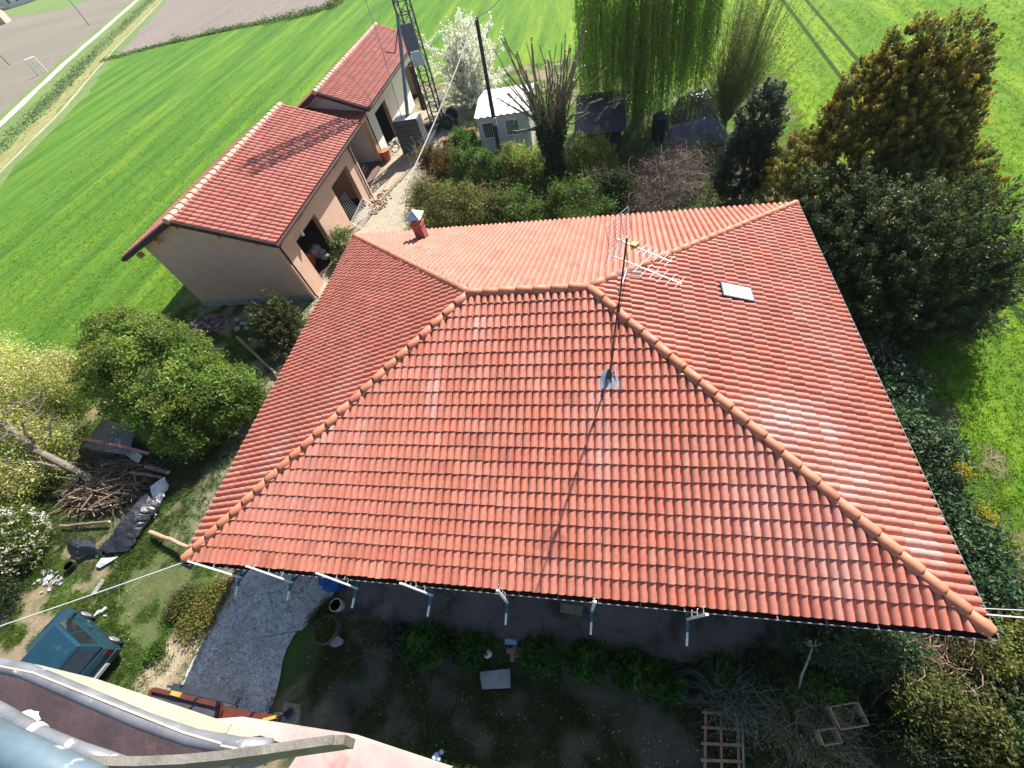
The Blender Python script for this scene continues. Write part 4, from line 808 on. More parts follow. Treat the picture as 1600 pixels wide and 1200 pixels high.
colw = pal(len(SP), [(.25, .43, .055), (.19, .36, .05), (.34, .50, .075), (.12, .26, .04)], .15)[k]*(1+rng.normal(0, .12, (m_, 1)))
quads(mb, p, frames(m_)*[1, 1, .4], .135*rng.uniform(.7, 1.4, m_), .27, np.clip(colw, .002, .9), axis=ax); mb.build('crown', M_LEAF, t)
for s_ in SP[::2]: whip(tw, [(s_[0], s_[1], s_[2]), (s_[0]+.02, s_[1], (s_[2]+s_[3])/2), (s_[0], s_[1]+.03, s_[3])], .009, .005, (.16, .17, .05))
tw.build('shoots', M_TWIG, t)
# pale upright willow, fine whips
t = treething('pale_willow', 'feathery pale willow of fine upright whips right of the weeping willow', (17.5, 26.6, 0)); q = MB(); lf = MB(); bx = np.array([17.5, 26.6, 0.])
P_, AX = [], []
for i in range(620):
    a = rng.random()*6.283; s0 = bx+[math.cos(a)*.25, math.sin(a)*.25, rng.uniform(.5, 1.6)]; r_ = abs(rng.normal())*1.3+.3; hh = rng.uniform(2.4, 6.6)
    e = bx+[math.cos(a)*r_+.35, math.sin(a)*r_, hh]; mdl = lerp(s0, e, .5)+[math.cos(a)*.12*r_, math.sin(a)*.12*r_, -.1]
    pts = [s0, lerp(s0, mdl, .5)+[0, 0, .02], mdl, lerp(mdl, e, .55)+[0, 0, .1], e]; whip(q, pts, .009, .004, (.24+.05*rng.random(), .24, .10))
    for f in rng.random(64): j = min(int(f*4), 3); P_.append(lerp(pts[j], pts[j+1], f*4-j)+rng.normal(size=3)*.05); AX.append(pts[j+1]-pts[j])
q.tube([bx, bx+[0, 0, 1.3]], [.2, .15], 9, c=(.15, .12, .08)); q.build('branches', M_TWIG, t)
quads(lf, np.array(P_), frames(len(P_)), .10, .3, pal(len(P_), [(.13, .21, .045), (.19, .25, .075), (.09, .16, .03)]), axis=np.array(AX)+rng.normal(size=(len(P_), 3))*.2); lf.build('leaves', M_LEAF, t)
# pollarded tree with an ivy clad trunk
px_, py_ = 8.0, 22.3; t = treething('pollard_tree', 'pollarded tree with ivy clad trunk and a fan of sawn upright poles', (px_, py_, 0)); q = MB(); cu = MB(); B0 = np.array([px_, py_, 0.])
q.tube([B0, B0+[0, 0, 1.2], B0+[-.05, 0, 2.4], B0+[-.1, 0, 2.9]], [.42, .36, .42, .5], 14); q.tube([B0+[-.1, 0, 2.6], B0+[-.65, .1, 3.6]], [.34, .24], 10); q.tube([B0+[-.05, 0, 2.6], B0+[.65, .1, 3.5]], [.34, .22], 10)
for i in range(70):
    sgn = rng.choice([-1, 1, 0], p=[.4, .4, .2]); st = B0+[sgn*.5+rng.normal()*.15, rng.normal()*.2, 2.9+.5*abs(sgn)+rng.random()*.3]
    e = st+[sgn*rng.uniform(.1, 1.4)+rng.normal()*.4, rng.normal()*.6, rng.uniform(1.2, 3.4)]; r_ = rng.uniform(.020, .046); pts = branch(q, st, e, r_*1.25, r_*.8, 4, .02, 6); d = (pts[-1]-pts[-2]); d /= np.linalg.norm(d); cu = MB(); cu.tube([pts[-1], pts[-1]+d*.015], r_*.82, 6); cu.build('cut_end', M_CUT, t)
for e, r_ in (((2.6, .1, 4.0), .05), ((-2.0, -.3, 3.3), .06), ((2.0, -.4, 3.7), .04), ((-1.7, .4, 3.0), .045)): branch(q, B0+[.3*np.sign(e[0]), 0, 2.9], B0+np.array(e), r_*1.6, r_*.7, 5, .05, 6)
q.build('trunk', mat('grey_green_bark', (.19, .18, .12), .9, var=.5, sc=7, bmp=.4), t)
n = 7000; a = rng.random(n)*6.283; z = rng.random(n)*3.3; r_ = .42+.1*np.sin(z*3)+np.abs(rng.normal(size=n))*.13; p = np.column_stack([px_+np.cos(a)*r_-.03*z, py_+np.sin(a)*r_, z]); mb = MB()
quads(mb, p, np.column_stack([np.cos(a), np.sin(a), .4+0*a])+rng.normal(size=(n, 3))*.5, .11*rng.uniform(.6, 1.3, n), .8, pal(n, [(.022, .055, .016), (.035, .075, .02), (.018, .04, .014)])); 
n = 2600; p2 = np.column_stack([px_+rng.normal(size=n)*.9, py_+rng.normal(size=n)*.5, 3.2+rng.random(n)*1.8]); quads(mb, p2, frames(n)+[0, -.3, .4], .075, .6, pal(n, [(.11, .17, .05), (.08, .13, .04)])); p = np.column_stack([px_+np.sign(rng.random(n)-.5)*rng.uniform(.2, .8, n), py_+rng.normal(size=n)*.25, 2.7+rng.random(n)*1.3]); quads(mb, p, frames(n)+[0, -.3, .4], .1, .8, pal(n, [(.03, .07, .02), (.05, .10, .03)])); mb.build('ivy', M_GLOSSLEAF, t)
# blossoming plum
bx, by = .55, 35.8; t = treething('blossom_tree', 'small fruit tree covered in white blossom behind the utility pole', (bx, by, 0)); q = MB(); TIPS = []
branch(q, (bx, by, 0), (bx, by, .5), .15, .12, 3, .02, 8)
for i in range(130):
    a = rng.random()*6.283; r_ = rng.uniform(.3, 3.5); h_ = rng.uniform(1.2, 5.7)-.30*r_; e = np.array([bx+math.cos(a)*r_*1.05, by+math.sin(a)*r_, h_]); s0 = np.array([bx, by, .35])+rng.normal(size=3)*.08; pts = branch(q, s0, e, .035, .008, 5, .05, 5, (.14, .12, .11)); TIPS += [lerp(pts[j], pts[j+1], f) for j in (1, 2, 3, 4) for f in rng.random(36)]
    for s_ in range(3): j = rng.integers(2, 5); e2 = pts[j]+rng.normal(size=3)*.4+[0, 0, .35]; pp = branch(q, pts[j], e2, .012, .004, 2, .04, 4, (.14, .12, .11)); TIPS += [lerp(pp[0], pp[2], f) for f in rng.random(60)]
q.build('branches', M_TWIG, t); T = np.array(TIPS); T = T+rng.normal(size=T.shape)*.055; mb = MB(); quads(mb, T, frames(len(T))+[0, -.2, .3], .115*rng.uniform(.6, 1.3, len(T)), .85, pal(len(T), [(.92, .92, .89), (.88, .88, .84), (.72, .75, .6)], .04)); mb.build('blossom', M_PETAL, t)
# ================================================================== SHRUBS BEHIND THE HOUSE
MIXG = [(.11, .20, .036), (.17, .25, .05), (.07, .135, .03)]; YELG = [(.25, .32, .06), (.18, .26, .045), (.33, .36, .10)]; OLV = [(.17, .185, .05), (.22, .20, .065), (.11, .14, .04), (.27, .265, .08)]
G_ = 'shrubs in the belt behind the house'
for (x, y, rx, ry, h_, cols, lb, nc) in (
    (2.2, 17.6, 1.6, 1.5, 3.0, OLV, 'large olive brown shrub beside the chimney at the lane edge', 330), (4.6, 17.8, 1.7, 1.5, 2.7, OLV, 'olive shrub directly behind the far eave right of the chimney', 280),
    (3.3, 23.2, 1.5, 1.2, 2.1, MIXG, 'green shrub in front of the pole and site cabin', 220), (.8, 24.3, 1.2, 1.4, 2.0, [(.11, .11, .03), (.18, .10, .03), (.08, .09, .02)], 'rusty tinged shrub in front of the crane ballast', 190),
    (5.9, 23.2, 1.3, 1.1, 2.0, YELG, 'yellow green shrub left of the ivy clad trunk', 230), (6.9, 17.4, 1.6, 1.4, 2.5, MIXG, 'dark green shrub below the pollarded tree', 230),
    (10.0, 21.9, 1.3, 1.0, 2.5, YELG, 'bright leafed shrub right of the ivy clad trunk', 150), (9.4, 17.4, 1.6, 1.3, 2.4, MIXG, 'mid green shrub right of the pollard behind the ridge', 210),
    (11.4, 18.4, .8, .8, 2.4, [(.03, .06, .02), (.045, .08, .025)], 'ivy smothered stump standing left of the bare bramble', 150), (14.9, 15.9, 1.2, .9, 1.5, [(.08, .17, .02), (.05, .11, .018)], 'fresh green low shrub at the far right of the back eave', 150),
    (1.6, 27.6, 1.0, .9, 1.4, [(.07, .16, .02), (.10, .2, .03)], 'bright green low shrub between the crane and the site cabin', 120), (16.6, 16.0, 1.1, 1.0, 1.7, [(.035, .055, .025), (.06, .08, .04)], 'dull grey green shrub under the juniper', 150)):
    bush('shrub', lb, 'shrub', (x, y), [(0, 0, h_*.5, rx, ry, h_*.5), (rx*.4, -ry*.3, h_*.4, rx*.7, ry*.7, h_*.42), (-rx*.4, ry*.2, h_*.62, rx*.6, ry*.6, h_*.36)], int(nc*1.15), 44, .16, .10, cols, G_, 9, wild=7, clumpvar=.32)
mb = MB(); c_, d_ = lobe_points([(0, 0, 0, 1, 1, 1)], 7000, .2); p = np.column_stack([rng.uniform(.4, 17, 30000), rng.uniform(14.6, 25, 30000), np.abs(rng.normal(size=30000))*.3])
p[:, 2] *= .5+2.2*fbm(p[:, 0]*.8, p[:, 1]*.8)
quads(mb, p, frames(30000)+[0, 0, .8], .13, .6, pal(30000, MIXG+OLV+[(.16, .14, .08)])); tag(mb.build('undergrowth', M_LEAF), 'tangled low undergrowth covering the ground behind the house', 'undergrowth', kind='stuff')
def tangle(name, label, lobes, n, cols, r=.010, seg=5, leafy=0, group=None, leafcols=None):
    q = MB(); c, d = lobe_points(lobes, n, .35); t = thing(name, label, 'shrub', (lobes[0][0], lobes[0][1], 0), group); K = pal(n, cols, .15)
    for i in range(n):
        v = frames(1)[0]*[1, 1, .5]+d[i]*.6+[0, 0, .35]; p_ = c[i].copy(); pts = [p_.copy()]
        for s_ in range(seg): v = v+rng.normal(size=3)*.45+[0, 0, -.16]; v /= np.linalg.norm(v); p_ = p_+v*.22; p_[2] = max(p_[2], .04); pts.append(p_.copy())
        whip(q, pts, r, r*.5, K[i])
    q.build('branches', M_TWIG, t)
    if leafy: crown(lobes, leafy, 18, .2, .07, leafcols or MIXG).build('leaves', M_LEAF, t)
    return t
tangle('bramble', 'dense bare pinkish brown bramble thicket behind the far eave', [(13.4, 19.3, .9, 1.9, 1.9, 1.1), (14.3, 20.5, 1.0, 1.3, 1.3, 1.1), (12.3, 17.6, .7, 1.3, 1.2, .8)], 1900, [(.20, .145, .12), (.26, .20, .165), (.14, .10, .085), (.30, .25, .2)])
tangle('bare_shrub', 'thin bare tan twigs of a shrub right of the ivy trunk', [(10.2, 19.6, .9, .9, .9, 1.0)], 260, [(.26, .18, .10), (.20, .15, .1)], leafy=30, leafcols=YELG)
tangle('bare_shrub', 'bare twiggy growth hanging over the lane beside the crane ballast', [(-.6, 25.2, .8, .8, 1.4, .9)], 260, [(.24, .2, .14), (.3, .26, .2)], leafy=25, leafcols=OLV)
# ================================================================== RIGHT SIDE
hd = thing('laurel_hedge', 'glossy dark laurel hedge running along the right eave', 'hedge', (19.4, 3.6, 0)); L_ = [(19.1+.25*math.sin(i*1.9), 8.2-i*.86, .75, 1.0+.15*math.sin(i*2.3), .8, .85+.12*math.cos(i*1.7)) for i in range(12)]
crown(L_, 1500, 34, .16, .135, [(.04, .085, .035), (.06, .11, .045), (.085, .14, .055), (.03, .06, .032)], asp=.42, shell=.6).build('foliage', M_GLOSSLEAF, hd); q = MB()
for l in L_: branch(q, (l[0], l[1], 0), (l[0]+rng.normal()*.2, l[1], 1.3), .05, .02, 3, .05, 6)
q.build('stems', M_BARK, hd)
mb = MB(); n = 900; p = np.column_stack([19.75+rng.normal(size=n)*.09, 4.0+rng.normal(size=n)*.12, 1.48+rng.normal(size=n)*.08]); p[:400] += [.12, -1.1, -.1]; quads(mb, p, frames(n)+[0, 0, .5], .05, .8, pal(n, [(.45, .36, .02), (.3, .3, .04)])); FLW = mb.build('blossom', M_LEAF, hd)
# ================================================================== LEFT SIDE
t = treething('evergreen_tree', 'big rounded evergreen with glossy leaves left of the house', (-7.4, 7.2, 0)); LL = [(-7.7, 7.4, 2.2, 2.7, 2.1, 2.0), (-6.2, 6.3, 1.7, 2.0, 1.8, 1.6), (-9.0, 8.4, 2.7, 1.8, 1.5, 1.6), (-4.7, 6.7, 1.2, 1.5, 1.4, 1.2), (-6.0, 5.2, 1.0, 1.5, 1.0, 1.0)]
crown(LL, 1250, 74, .17, .13, [(.14, .23, .032), (.20, .28, .045), (.09, .165, .028), (.26, .31, .065)], asp=.42, shell=.7, flat=.6, clumpvar=.3, out=.9).build('crown', M_LEAF, t); q = MB(); branch(q, (-7.4, 7.2, 0), (-7.4, 7.2, 2), .22, .15, 4, .02, 8)
for i in range(26): l = LL[i % 5]; branch(q, (-7.4, 7.2, .5+1.2*rng.random()), np.array(l[:3])+frames(1)[0]*np.array(l[3:])*.7, .07, .015, 4, .06, 5)
q.build('trunk', M_BARK, t)
t = treething('yew_shrub', 'dark feathery shrub standing in front of the pink gable wall', (-4.5, 11.2, 0), cat='shrub'); tufts(MB(), [(-4.5, 11.2, 1.0, 1.0, .95, 1.1), (-4.2, 10.8, .7, 1.1, 1.0, .8)], 420, .45, 40, [(.028, .042, .014), (.04, .055, .018)], [(.10, .12, .035), (.06, .085, .025), (.15, .15, .06)], .5, .09, .1, 1.1).build('leaves', M_NEEDLE, t); q = MB(); [branch(q, (-4.5, 11.2, 0), (-4.5+rng.normal()*.5, 11.2+rng.normal()*.5, 1.5), .05, .015, 3, .05, 5) for i in range(7)]; q.build('stems', M_BARK, t)
bush('shrub', 'bright yellow green low shrub under the left eave', 'shrub', (-2.3, 7.0), [(0, 0, .4, .8, .8, .5), (.3, 1.2, .35, .7, .8, .45)], 170, 40, .14, .09, [(.13, .20, .03), (.09, .16, .02)], 'low plants beside the left eave')
bush('shrub', 'ragged green weeds at the foot of the dark feathery shrub', 'shrub', (-2.0, 9.4), [(0, 0, .3, .6, .9, .4)], 90, 40, .14, .09, [(.08, .16, .02), (.14, .13, .07)], 'low plants beside the left eave')
bush('climbing_shrub', 'pale leaved shrub in the left doorway of the pink barn', 'shrub', (-3.5, 17.4), [(0, 0, .8, .55, .75, .75), (0, -.6, .5, .45, .6, .5)], 130, 36, .14, .13, [(.24, .27, .10), (.17, .22, .06), (.30, .32, .15)], None, 6)
# pale budding tree at the left edge with grey branches, white flowering bush
t = treething('budding_tree', 'pale budding tree with grey leaning branches at the left edge', (-12.2, 4.0, 0)); q = MB(); B0 = np.array([-10.6, 3.4, .1])
tp = [P(112, 732, .9), P(60, 705, 1.5), P(20, 672, 2.2), P(-30, 640, 2.7)]; q.tube([P(150, 752, .3)]+tp, [.15, .14, .12, .10, .08], 9)
for (a, b, r_) in ((tp[1], P(35, 660, 2.6), .06), (P(35, 660, 2.6), P(75, 590, 2.6), .035), (tp[2], P(10, 610, 2.8), .05), (tp[1], P(85, 640, 2.3), .04), (tp[2], P(-20, 700, 2.4), .05), (P(10, 610, 2.8), P(40, 570, 2.6), .03), (tp[0], P(-10, 715, 2.1), .05), (tp[3], P(20, 560, 2.8), .04)):
    pts = branch(q, a, b, r_, r_*.4, 5, .05, 6)
    for j in range(9): k = rng.integers(1, 5); branch(q, pts[k], pts[k]+rng.normal(size=3)*.55+[0, 0, .15], r_*.35, .005, 3, .08, 4)
q.build('trunk', mat('grey_bark', (.17, .145, .115), .9, var=.35, sc=6, bmp=.4), t)
L_ = [(*P(60, 590, 2.4), 1.9, 1.4, 1.0), (*P(15, 660, 1.8), 1.6, 1.3, 1.0), (*P(-40, 600, 2.4), 1.8, 1.5, 1.1), (*P(60, 680, 1.3), 1.5, 1.1, .9), (*P(30, 740, .9), 1.5, 1.2, .9), (*P(-20, 560, 2.2), 1.7, 1.4, .9)]
crown(L_, 1300, 50, .24, .10, [(.52, .56, .16), (.60, .60, .25), (.40, .47, .12), (.55, .51, .27)], asp=.45, shell=.35).build('crown', M_LEAF, t)
bush('shrub', 'low green scrub between the budding tree and the evergreen', 'shrub', P(110, 640)+[0, 0, 0], [(0, 0, .5, 1.4, 1.2, .7), (-1.2, -1, .4, 1.3, 1.2, .6)], 260, 40, .18, .09, [(.10, .16, .03), (.15, .2, .04)], 'scrub at the left edge')
bush('shrub', 'dark green scrub under the leaning grey branches at the left edge', 'shrub', P(60, 760), [(0, 0, .4, 1.5, 1.0, .6), (-1.6, .1, .4, 1.3, 1.0, .6)], 220, 40, .18, .09, [(.05, .09, .02), (.08, .13, .03)], 'scrub at the left edge')
b0 = P(40, 850); fb = bush('flowering_bush', 'leafy bush dotted with white flowers at the left edge below the brushwood', 'bush', b0, [(0, 0, .8, 1.5, 1.2, .9), (-1.2, .2, .9, 1.4, 1.2, .9), (.7, -.4, .5, .9, .8, .6)], 520, 36, .18, .10, [(.12, .17, .03), (.17, .21, .04), (.08, .13, .025)], None, 8)
mb = MB(); c, d = lobe_points([(b0[0]+.1, b0[1], .8, 1.55, 1.25, .95), (b0[0]+.7, b0[1]-.4, .5, .95, .85, .65)], 520, .9); k = np.repeat(np.arange(520), 5); p = c[k]+rng.normal(size=(len(k), 3))*.035; ok = p[:, 2] > .2; quads(mb, p[ok], frames(ok.sum())+[0, 0, .5], .07, .9, pal(ok.sum(), [(.8, .8, .74), (.7, .62, .6)], .06)); mb.build('blossom', M_PETAL, fb)
bush('shrub', 'dark shady shrub hanging over the lower left edge above the car', 'shrub', P(10, 935), [(0, 0, .5, .9, .6, .6)], 120, 36, .16, .09, [(.035, .06, .02), (.06, .09, .03)], 'scrub at the left edge')
# ================================================================== WOOD PILES, TARPS, RUBBLE
M_LOG = mat('log_bark', (.19, .135, .09), .9, var=.45, sc=7, bmp=.5)
def log(name, a, b, r, label, group=None, m_=None, wobble=.01):
    q = MB(); a = np.array(a, float); b = np.array(b, float); n = 6; pts = [lerp(a, b, i/n)+rng.normal(size=3)*wobble for i in range(n+1)]; t = thing(name, label, 'log', tuple(a), group)
    q.tube(pts, np.linspace(r*1.08, r*.85, n+1), 10); q.build('bark', m_ or M_LOG, t)
    d = (a-b)/np.linalg.norm(a-b); q = MB(); q.tube([pts[0]+d*.004, pts[0]+d*.014], r*1.0, 10); q.build('cut_end', M_CUT, t); q = MB(); q.tube([pts[-1]-d*.014, pts[-1]-d*.004], r*.8, 10); q.build('cut_end', M_CUT, t); return t
pc = P(175, 755, .2); q = MB(); n = 520
for i in range(n):
    a = rng.uniform(-1, 1, 2); h_ = max(.05, .62*(1-.6*(a[0]**2+a[1]**2))*rng.random()**.6); c = pc*[1, 1, 0]+[a[0]*1.9, a[1]*1.15, h_]; an = rng.normal()*.6+.1; L = rng.uniform(.35, 1.5); d = np.array([math.cos(an), math.sin(an), rng.normal()*.18])*L/2
    r = rng.uniform(.008, .038); k = np.array([(.20, .145, .095), (.13, .095, .065), (.28, .21, .14), (.09, .065, .05)][rng.integers(4)]); q.tube([c-d, c+rng.normal(size=3)*.05, c+d], [r, r, r*.7], 5, c=k*(1+rng.normal()*.15))
tag(q.build('brushwood', M_TWIG), 'heap of tangled brown branches and sticks between the two tarpaulins', 'brushwood', kind='stuff')
for (p_, l_) in ((((232, 728, .45), (262, 738, .35), .10), 'thick brown log at the right end of the brushwood, beside the evergreen'), (((205, 738, .5), (250, 745, .3), .07), 'log lying just below the thick log at the right end of the brushwood'), (((96, 822, .15), (170, 815, .22), .055), 'long pale log lying apart below the brushwood'), (((118, 765, .4), (200, 772, .4), .06), 'grey brown log across the middle of the brushwood'), (((100, 722, .35), (136, 726, .35), .035), 'pale stick like log at the upper left of the brushwood'), (((140, 800, .2), (172, 790, .35), .03), 'thin leaning branch at the lower left of the brushwood')):
    log('log', P(*p_[0]), P(*p_[1]), p_[2], l_, 'logs lying in the wood heap')
log('log', P(235, 831, .25), P(302, 858, .5), .07, 'long bare pole running from the black tarpaulin to under the left eave', m_=mat('pale_log', (.36, .25, .15), .8, var=.3, sc=9, bmp=.3))
log('log', P(370, 527, .25), P(432, 585, .2), .07, 'sawn pale log propped in the shade in front of the dark feathery shrub', m_=mat('pale_log2', (.34, .25, .16), .8, var=.3, sc=9, bmp=.3))
def tarp(name, label, pix, hz, m_, amp=.12, seed=1, res=34, lift=.05, sub=None):
    "a crumpled sheet draped between outline points given as pixel + height"
    c = [P(*p_) for p_ in pix]; q = MB(); r_ = np.random.default_rng(seed); a, b, c2, d = c; V = []
    for i in range(res):
        for j in range(res):
            s_, t_ = i/(res-1), j/(res-1); p_ = lerp(lerp(a, b, s_), lerp(d, c2, s_), t_); w = math.sin(math.pi*s_)*math.sin(math.pi*t_)
            x_, y_ = np.array(p_[0]*2.2+seed*7), np.array(p_[1]*2.2); k = abs(vn(x_, y_)-.5)*2; k2 = abs(vn(x_*3.1, y_*3.1)-.5)*2; k3 = abs(vn(x_*7.3, y_*7.3)-.5)
            V.append(p_+[0, 0, hz*w+amp*((1-k)*.9+(1-k2)*.5-k3*.4)*(.35+.65*w)+lift]+np.array([k2-.5, k-.5, 0])*amp*.9*(1 if 0 < i < res-1 and 0 < j < res-1 else 1.6))
    q.add(V, [(i*res+j, (i+1)*res+j, (i+1)*res+j+1, i*res+j+1) for i in range(res-1) for j in range(res-1)])
    o = tag(q.build(name, m_), label, 'tarpaulin'); o.modifiers.new('t', 'SOLIDIFY').thickness = .006; return o
def tarpmat(name, c, rough=.28): return mat(name, c, rough, var=.35, sc=3, spec=.7, dirt=(tuple(min(1, x+.05) for x in c), 5, .6), bmp=.25, bsc=9)
M_TARP = tarpmat('black_film', (.022, .024, .030), .42); M_TG = tarpmat('grey_film', (.085, .085, .095), .4); M_TW = tarpmat('white_film', (.58, .58, .60), .7)
tarp('tarpaulin', 'black plastic tarpaulin draped over the lower right of the brushwood', [(160, 862, .06), (232, 770, .45), (258, 785, .2), (205, 862, .06)], .28, M_TARP, .15, 3)
tarp('tarpaulin', 'white turned over edge of film at the right rim of the black tarpaulin', [(238, 762, .35), (262, 744, .4), (268, 758, .15), (243, 812, .05)], .05, M_TW, .07, 4, 16)
tarp('tarpaulin', 'crumpled black film beside the black pot at the lower left of the brushwood', [(106, 842, .1), (150, 842, .3), (165, 868, .05), (128, 872, .05)], .12, M_TARP, .14, 5, 18)
tarp('tarpaulin', 'small pale flap of film lying on the grass below the black tarpaulin', [(152, 886, .04), (162, 872, .06), (187, 871, .05), (158, 888, .03)], .02, M_TW, .03, 6, 10)
tarp('tarpaulin', 'grey film covering a stack with a pink edge above the brushwood', [(130, 700, .75), (163, 655, .7), (215, 668, .7), (205, 712, .72)], .08, M_TG, .05, 7)
tarp('tarpaulin', 'black film hanging below the pink edge of the covered stack', [(124, 711, .25), (133, 690, .78), (192, 703, .72), (176, 718, .2)], .05, M_TARP, .07, 8)
q = MB(); a, b, c = P(134, 686, .86), P(188, 697, .86), P(233, 709, .8); q.bar(a, b, .13, .035); q.bar(b, c, .12, .035); solo('red_batten', q, mat('pink_board', (.50, .19, .18), .7, var=.3, sc=6), 'faded red board lying along the edge of the covered stack', 'board')
q = MB(); q.slab([P(*p_) for p_ in ((190, 706, .62), (200, 697, .7), (222, 712, .6), (215, 724, .4))], .03); q2 = thing('printed_sack', 'white and green sack at the right end of the covered stack', 'sack', tuple(P(205, 708, .4))); q.build('sack', mat('sack', (.45, .50, .36), .5, var=.2, sc=7, dirt=((.10, .16, .05), 9, .55)), q2)
for (px, py, w_, lb) in ((1085, 165, 1.15, 'stack under crumpled grey and black film beyond the willow curtain'), (1085, 207, 1.5, 'larger heap under silvery black film behind the bramble')):
    o = P(px, py+14); t = thing('covered_stack', lb, 'covered stack', tuple(o), 'stacks under film'); q = MB(); r_ = 40; V = []
    for i in range(r_):
        for j in range(r_):
            u, v = i/(r_-1)*2-1, j/(r_-1)*2-1; h_ = .95*max(0, (1-abs(u)**3.5))*max(0, (1-abs(v)**3.5)); x_, y_ = np.array(u*4+px), np.array(v*4+py)
            V.append(o+[u*w_*1.15+.12*(vn(x_*2, y_*2)-.5), v*.95+.12*(vn(x_*2+9, y_*2)-.5), .1+h_*(.75+.35*vn(x_*.5, y_*.5))+.34*abs(vn(x_*1.8, y_*1.8)-.5)-.30*abs(vn(x_*3.3, y_*3.3)-.5)+.1*vn(x_*7, y_*7)])
    q.add(V, [(i*r_+j, (i+1)*r_+j, (i+1)*r_+j+1, i*r_+j+1) for i in range(r_-1) for j in range(r_-1)]); q.build('film', M_TG if py < 190 else tarpmat('silver_film', (.13, .14, .16), .3), t)
    q = MB(); 
    for i in range(9): q.tube([o+[-w_+.25*i, -.9, .12+.1*(i % 3)], o+[-w_+.25*i, .8, .12+.1*(i % 3)]], .09, 8)
    q.build('firewood', M_LOG, t)
q = MB(); o = P(1030, 215); q.tube([o, o+[0, 0, 1.15]], [.5, .5], 18); q.sphere(o+[0, 0, 1.15], (.5, .5, .22), 18); solo('water_tank', q, mat('dark_green_plastic', (.02, .045, .045), .3, spec=.7), 'round dark green tank half hidden by the willow shoots', 'tank')
q = MB(); o = P(778, 252, .7); q.obox(o, (.9, .6, .1), .3); q.obox(o-[0, 0, .3], (.85, .55, .5), .3); solo('green_bin', q, mat('faded_green', (.12, .24, .20), .6, var=.2), 'faded green box half buried in the shrubs below the pole', 'bin')
# rubble by the gable
def rubble(name, label, c, n, rx, ry, h, cols, s0, s1, kind='stuff', cat='rubble'):
    q = MB()
    for i in range(n):
        a = rng.random()*6.28; r = math.sqrt(rng.random()); z = h*(1-r)*rng.random()+.03
        q.obox((c[0]+math.cos(a)*r*rx, c[1]+math.sin(a)*r*ry, z), rng.uniform(s0, s1, 3)*[1.6, 1, .7], rng.random()*6, rng.normal()*.4, np.array(cols[rng.integers(len(cols))])*(1+rng.normal()*.15))
    return tag(q.build(name, M_ATTR), label, cat, kind=kind)
rubble('rubble', 'heap of dark bricks and roof tiles at the foot of the pink gable wall', P(325, 508), 420, 1.25, .75, .5, [(.19, .10, .085), (.25, .15, .12), (.30, .26, .24), (.12, .08, .07)], .07, .17)
M_STONE = mat('pale_stone', (.42, .42, .44), .9, var=.2, bmp=.3)
for i, (px, py, lb) in enumerate(((371, 500, 'pale rubble stone nearest the gable, topmost of the group of five'), (383, 506, 'pale rubble stone at the right of the group of five'), (371, 514, 'pale rubble stone at the lower left of the group of five'), (385, 513, 'pale rubble stone at the lower right of the group of five'), (378, 505, 'pale rubble stone in the middle of the group of five'))):
    q = MB(); q.sphere(P(px, py, .08), rng.uniform(.09, .15, 3)*[1.2, 1, .7], 8); q.v[-1] += rng.normal(size=q.v[-1].shape)*.012; solo('stone', q, M_STONE, lb, 'stone', 'stones by the gable wall')
rubble('brick_debris', 'scatter of broken red and pale bricks on the lane before the second doorway', P(594, 316), 90, .7, 1.4, .1, [(.30, .16, .12), (.40, .33, .26), (.22, .12, .09)], .05, .12); rubble('brick_debris', 'loose pale stones along the foot of the white barn', P(618, 228), 70, .5, 1.6, .1, [(.45, .4, .34), (.3, .27, .24)], .07, .2)
# doorway clutter
q = MB(); o = np.array((-5.75, 16.3, .62)); q.tube([o+[-.5, 0, 0], o+[.55, 0, 0]], [.42, .42], 18); q.sphere(o+[-.5, 0, 0], (.15, .42, .42), 14); q.sphere(o+[.55, 0, 0], (.15, .42, .42), 14); solo('orange_tank', q, mat('orange_paint', (.34, .075, .022), .45, var=.2), 'orange tank lying inside the left doorway of the pink barn', 'tank')
q = MB(); [q.sphere(np.array((-5.2, 17.1, .5))+rng.normal(size=3)*[.3, .2, .15], (.28, .24, .2), 10) for i in range(5)]; solo('sack_pile', q, mat('grey_sack', (.30, .31, .34), .8, var=.2), 'grey sacks piled beside the orange tank in the doorway', 'sacks')
t = thing('metal_gate', 'lattice metal gate leaning across the right doorway of the pink barn', 'gate', (-3.9, 22, 0)); a, b = P(548, 348, .5), P(566, 310, .9); q = MB(); dz = np.array([.45, .1, -.55])
for p0, p1 in ((a, b), (a+dz, b+dz), (a, a+dz), (b, b+dz)): q.bar(p0, p1, .05, .05)
q.build('gate_frame', M_STEEL, t); q = MB()
for i in range(1, 9): q.bar(lerp(a, b, i/9), lerp(a, b, (i-.6)/9)+dz, .018, .018); q.bar(lerp(a, b, (i-.6)/9), lerp(a, b, i/9)+dz, .018, .018)
q.build('lattice', M_STEEL, t)
q = MB(); [q.tube([np.array((-4.4, 20.6+.22*i, .1)), np.array((-4.9, 20.9+.2*i, 1.3))], .018, 5) for i in range(6)]; solo('steel_trestle', q, M_STEEL, 'pale steel trestle legs standing just inside the right doorway', 'trestle')
q = MB(); o = P(603, 243, .3); q.tube([o-[0, 0, .3], o+[0, 0, .3]], [.28, .34], 16); q.tube([o+[0, 0, .3], o+[0, 0, .36]], [.37, .37], 16); solo('terracotta_pot', q, mat('terracotta', (.42, .14, .06), .8, var=.2), 'big terracotta pot at the corner of the white barn', 'pot')
q = MB(); o = P(596, 242, .15); q.obox(o, (.4, .35, .4), .5); q.sphere(o+[.1, .3, .1], (.2, .18, .16), 8); solo('paper_sack', q, M_WHITE, 'pale sacks beside the terracotta pot by the carport post', 'sack')
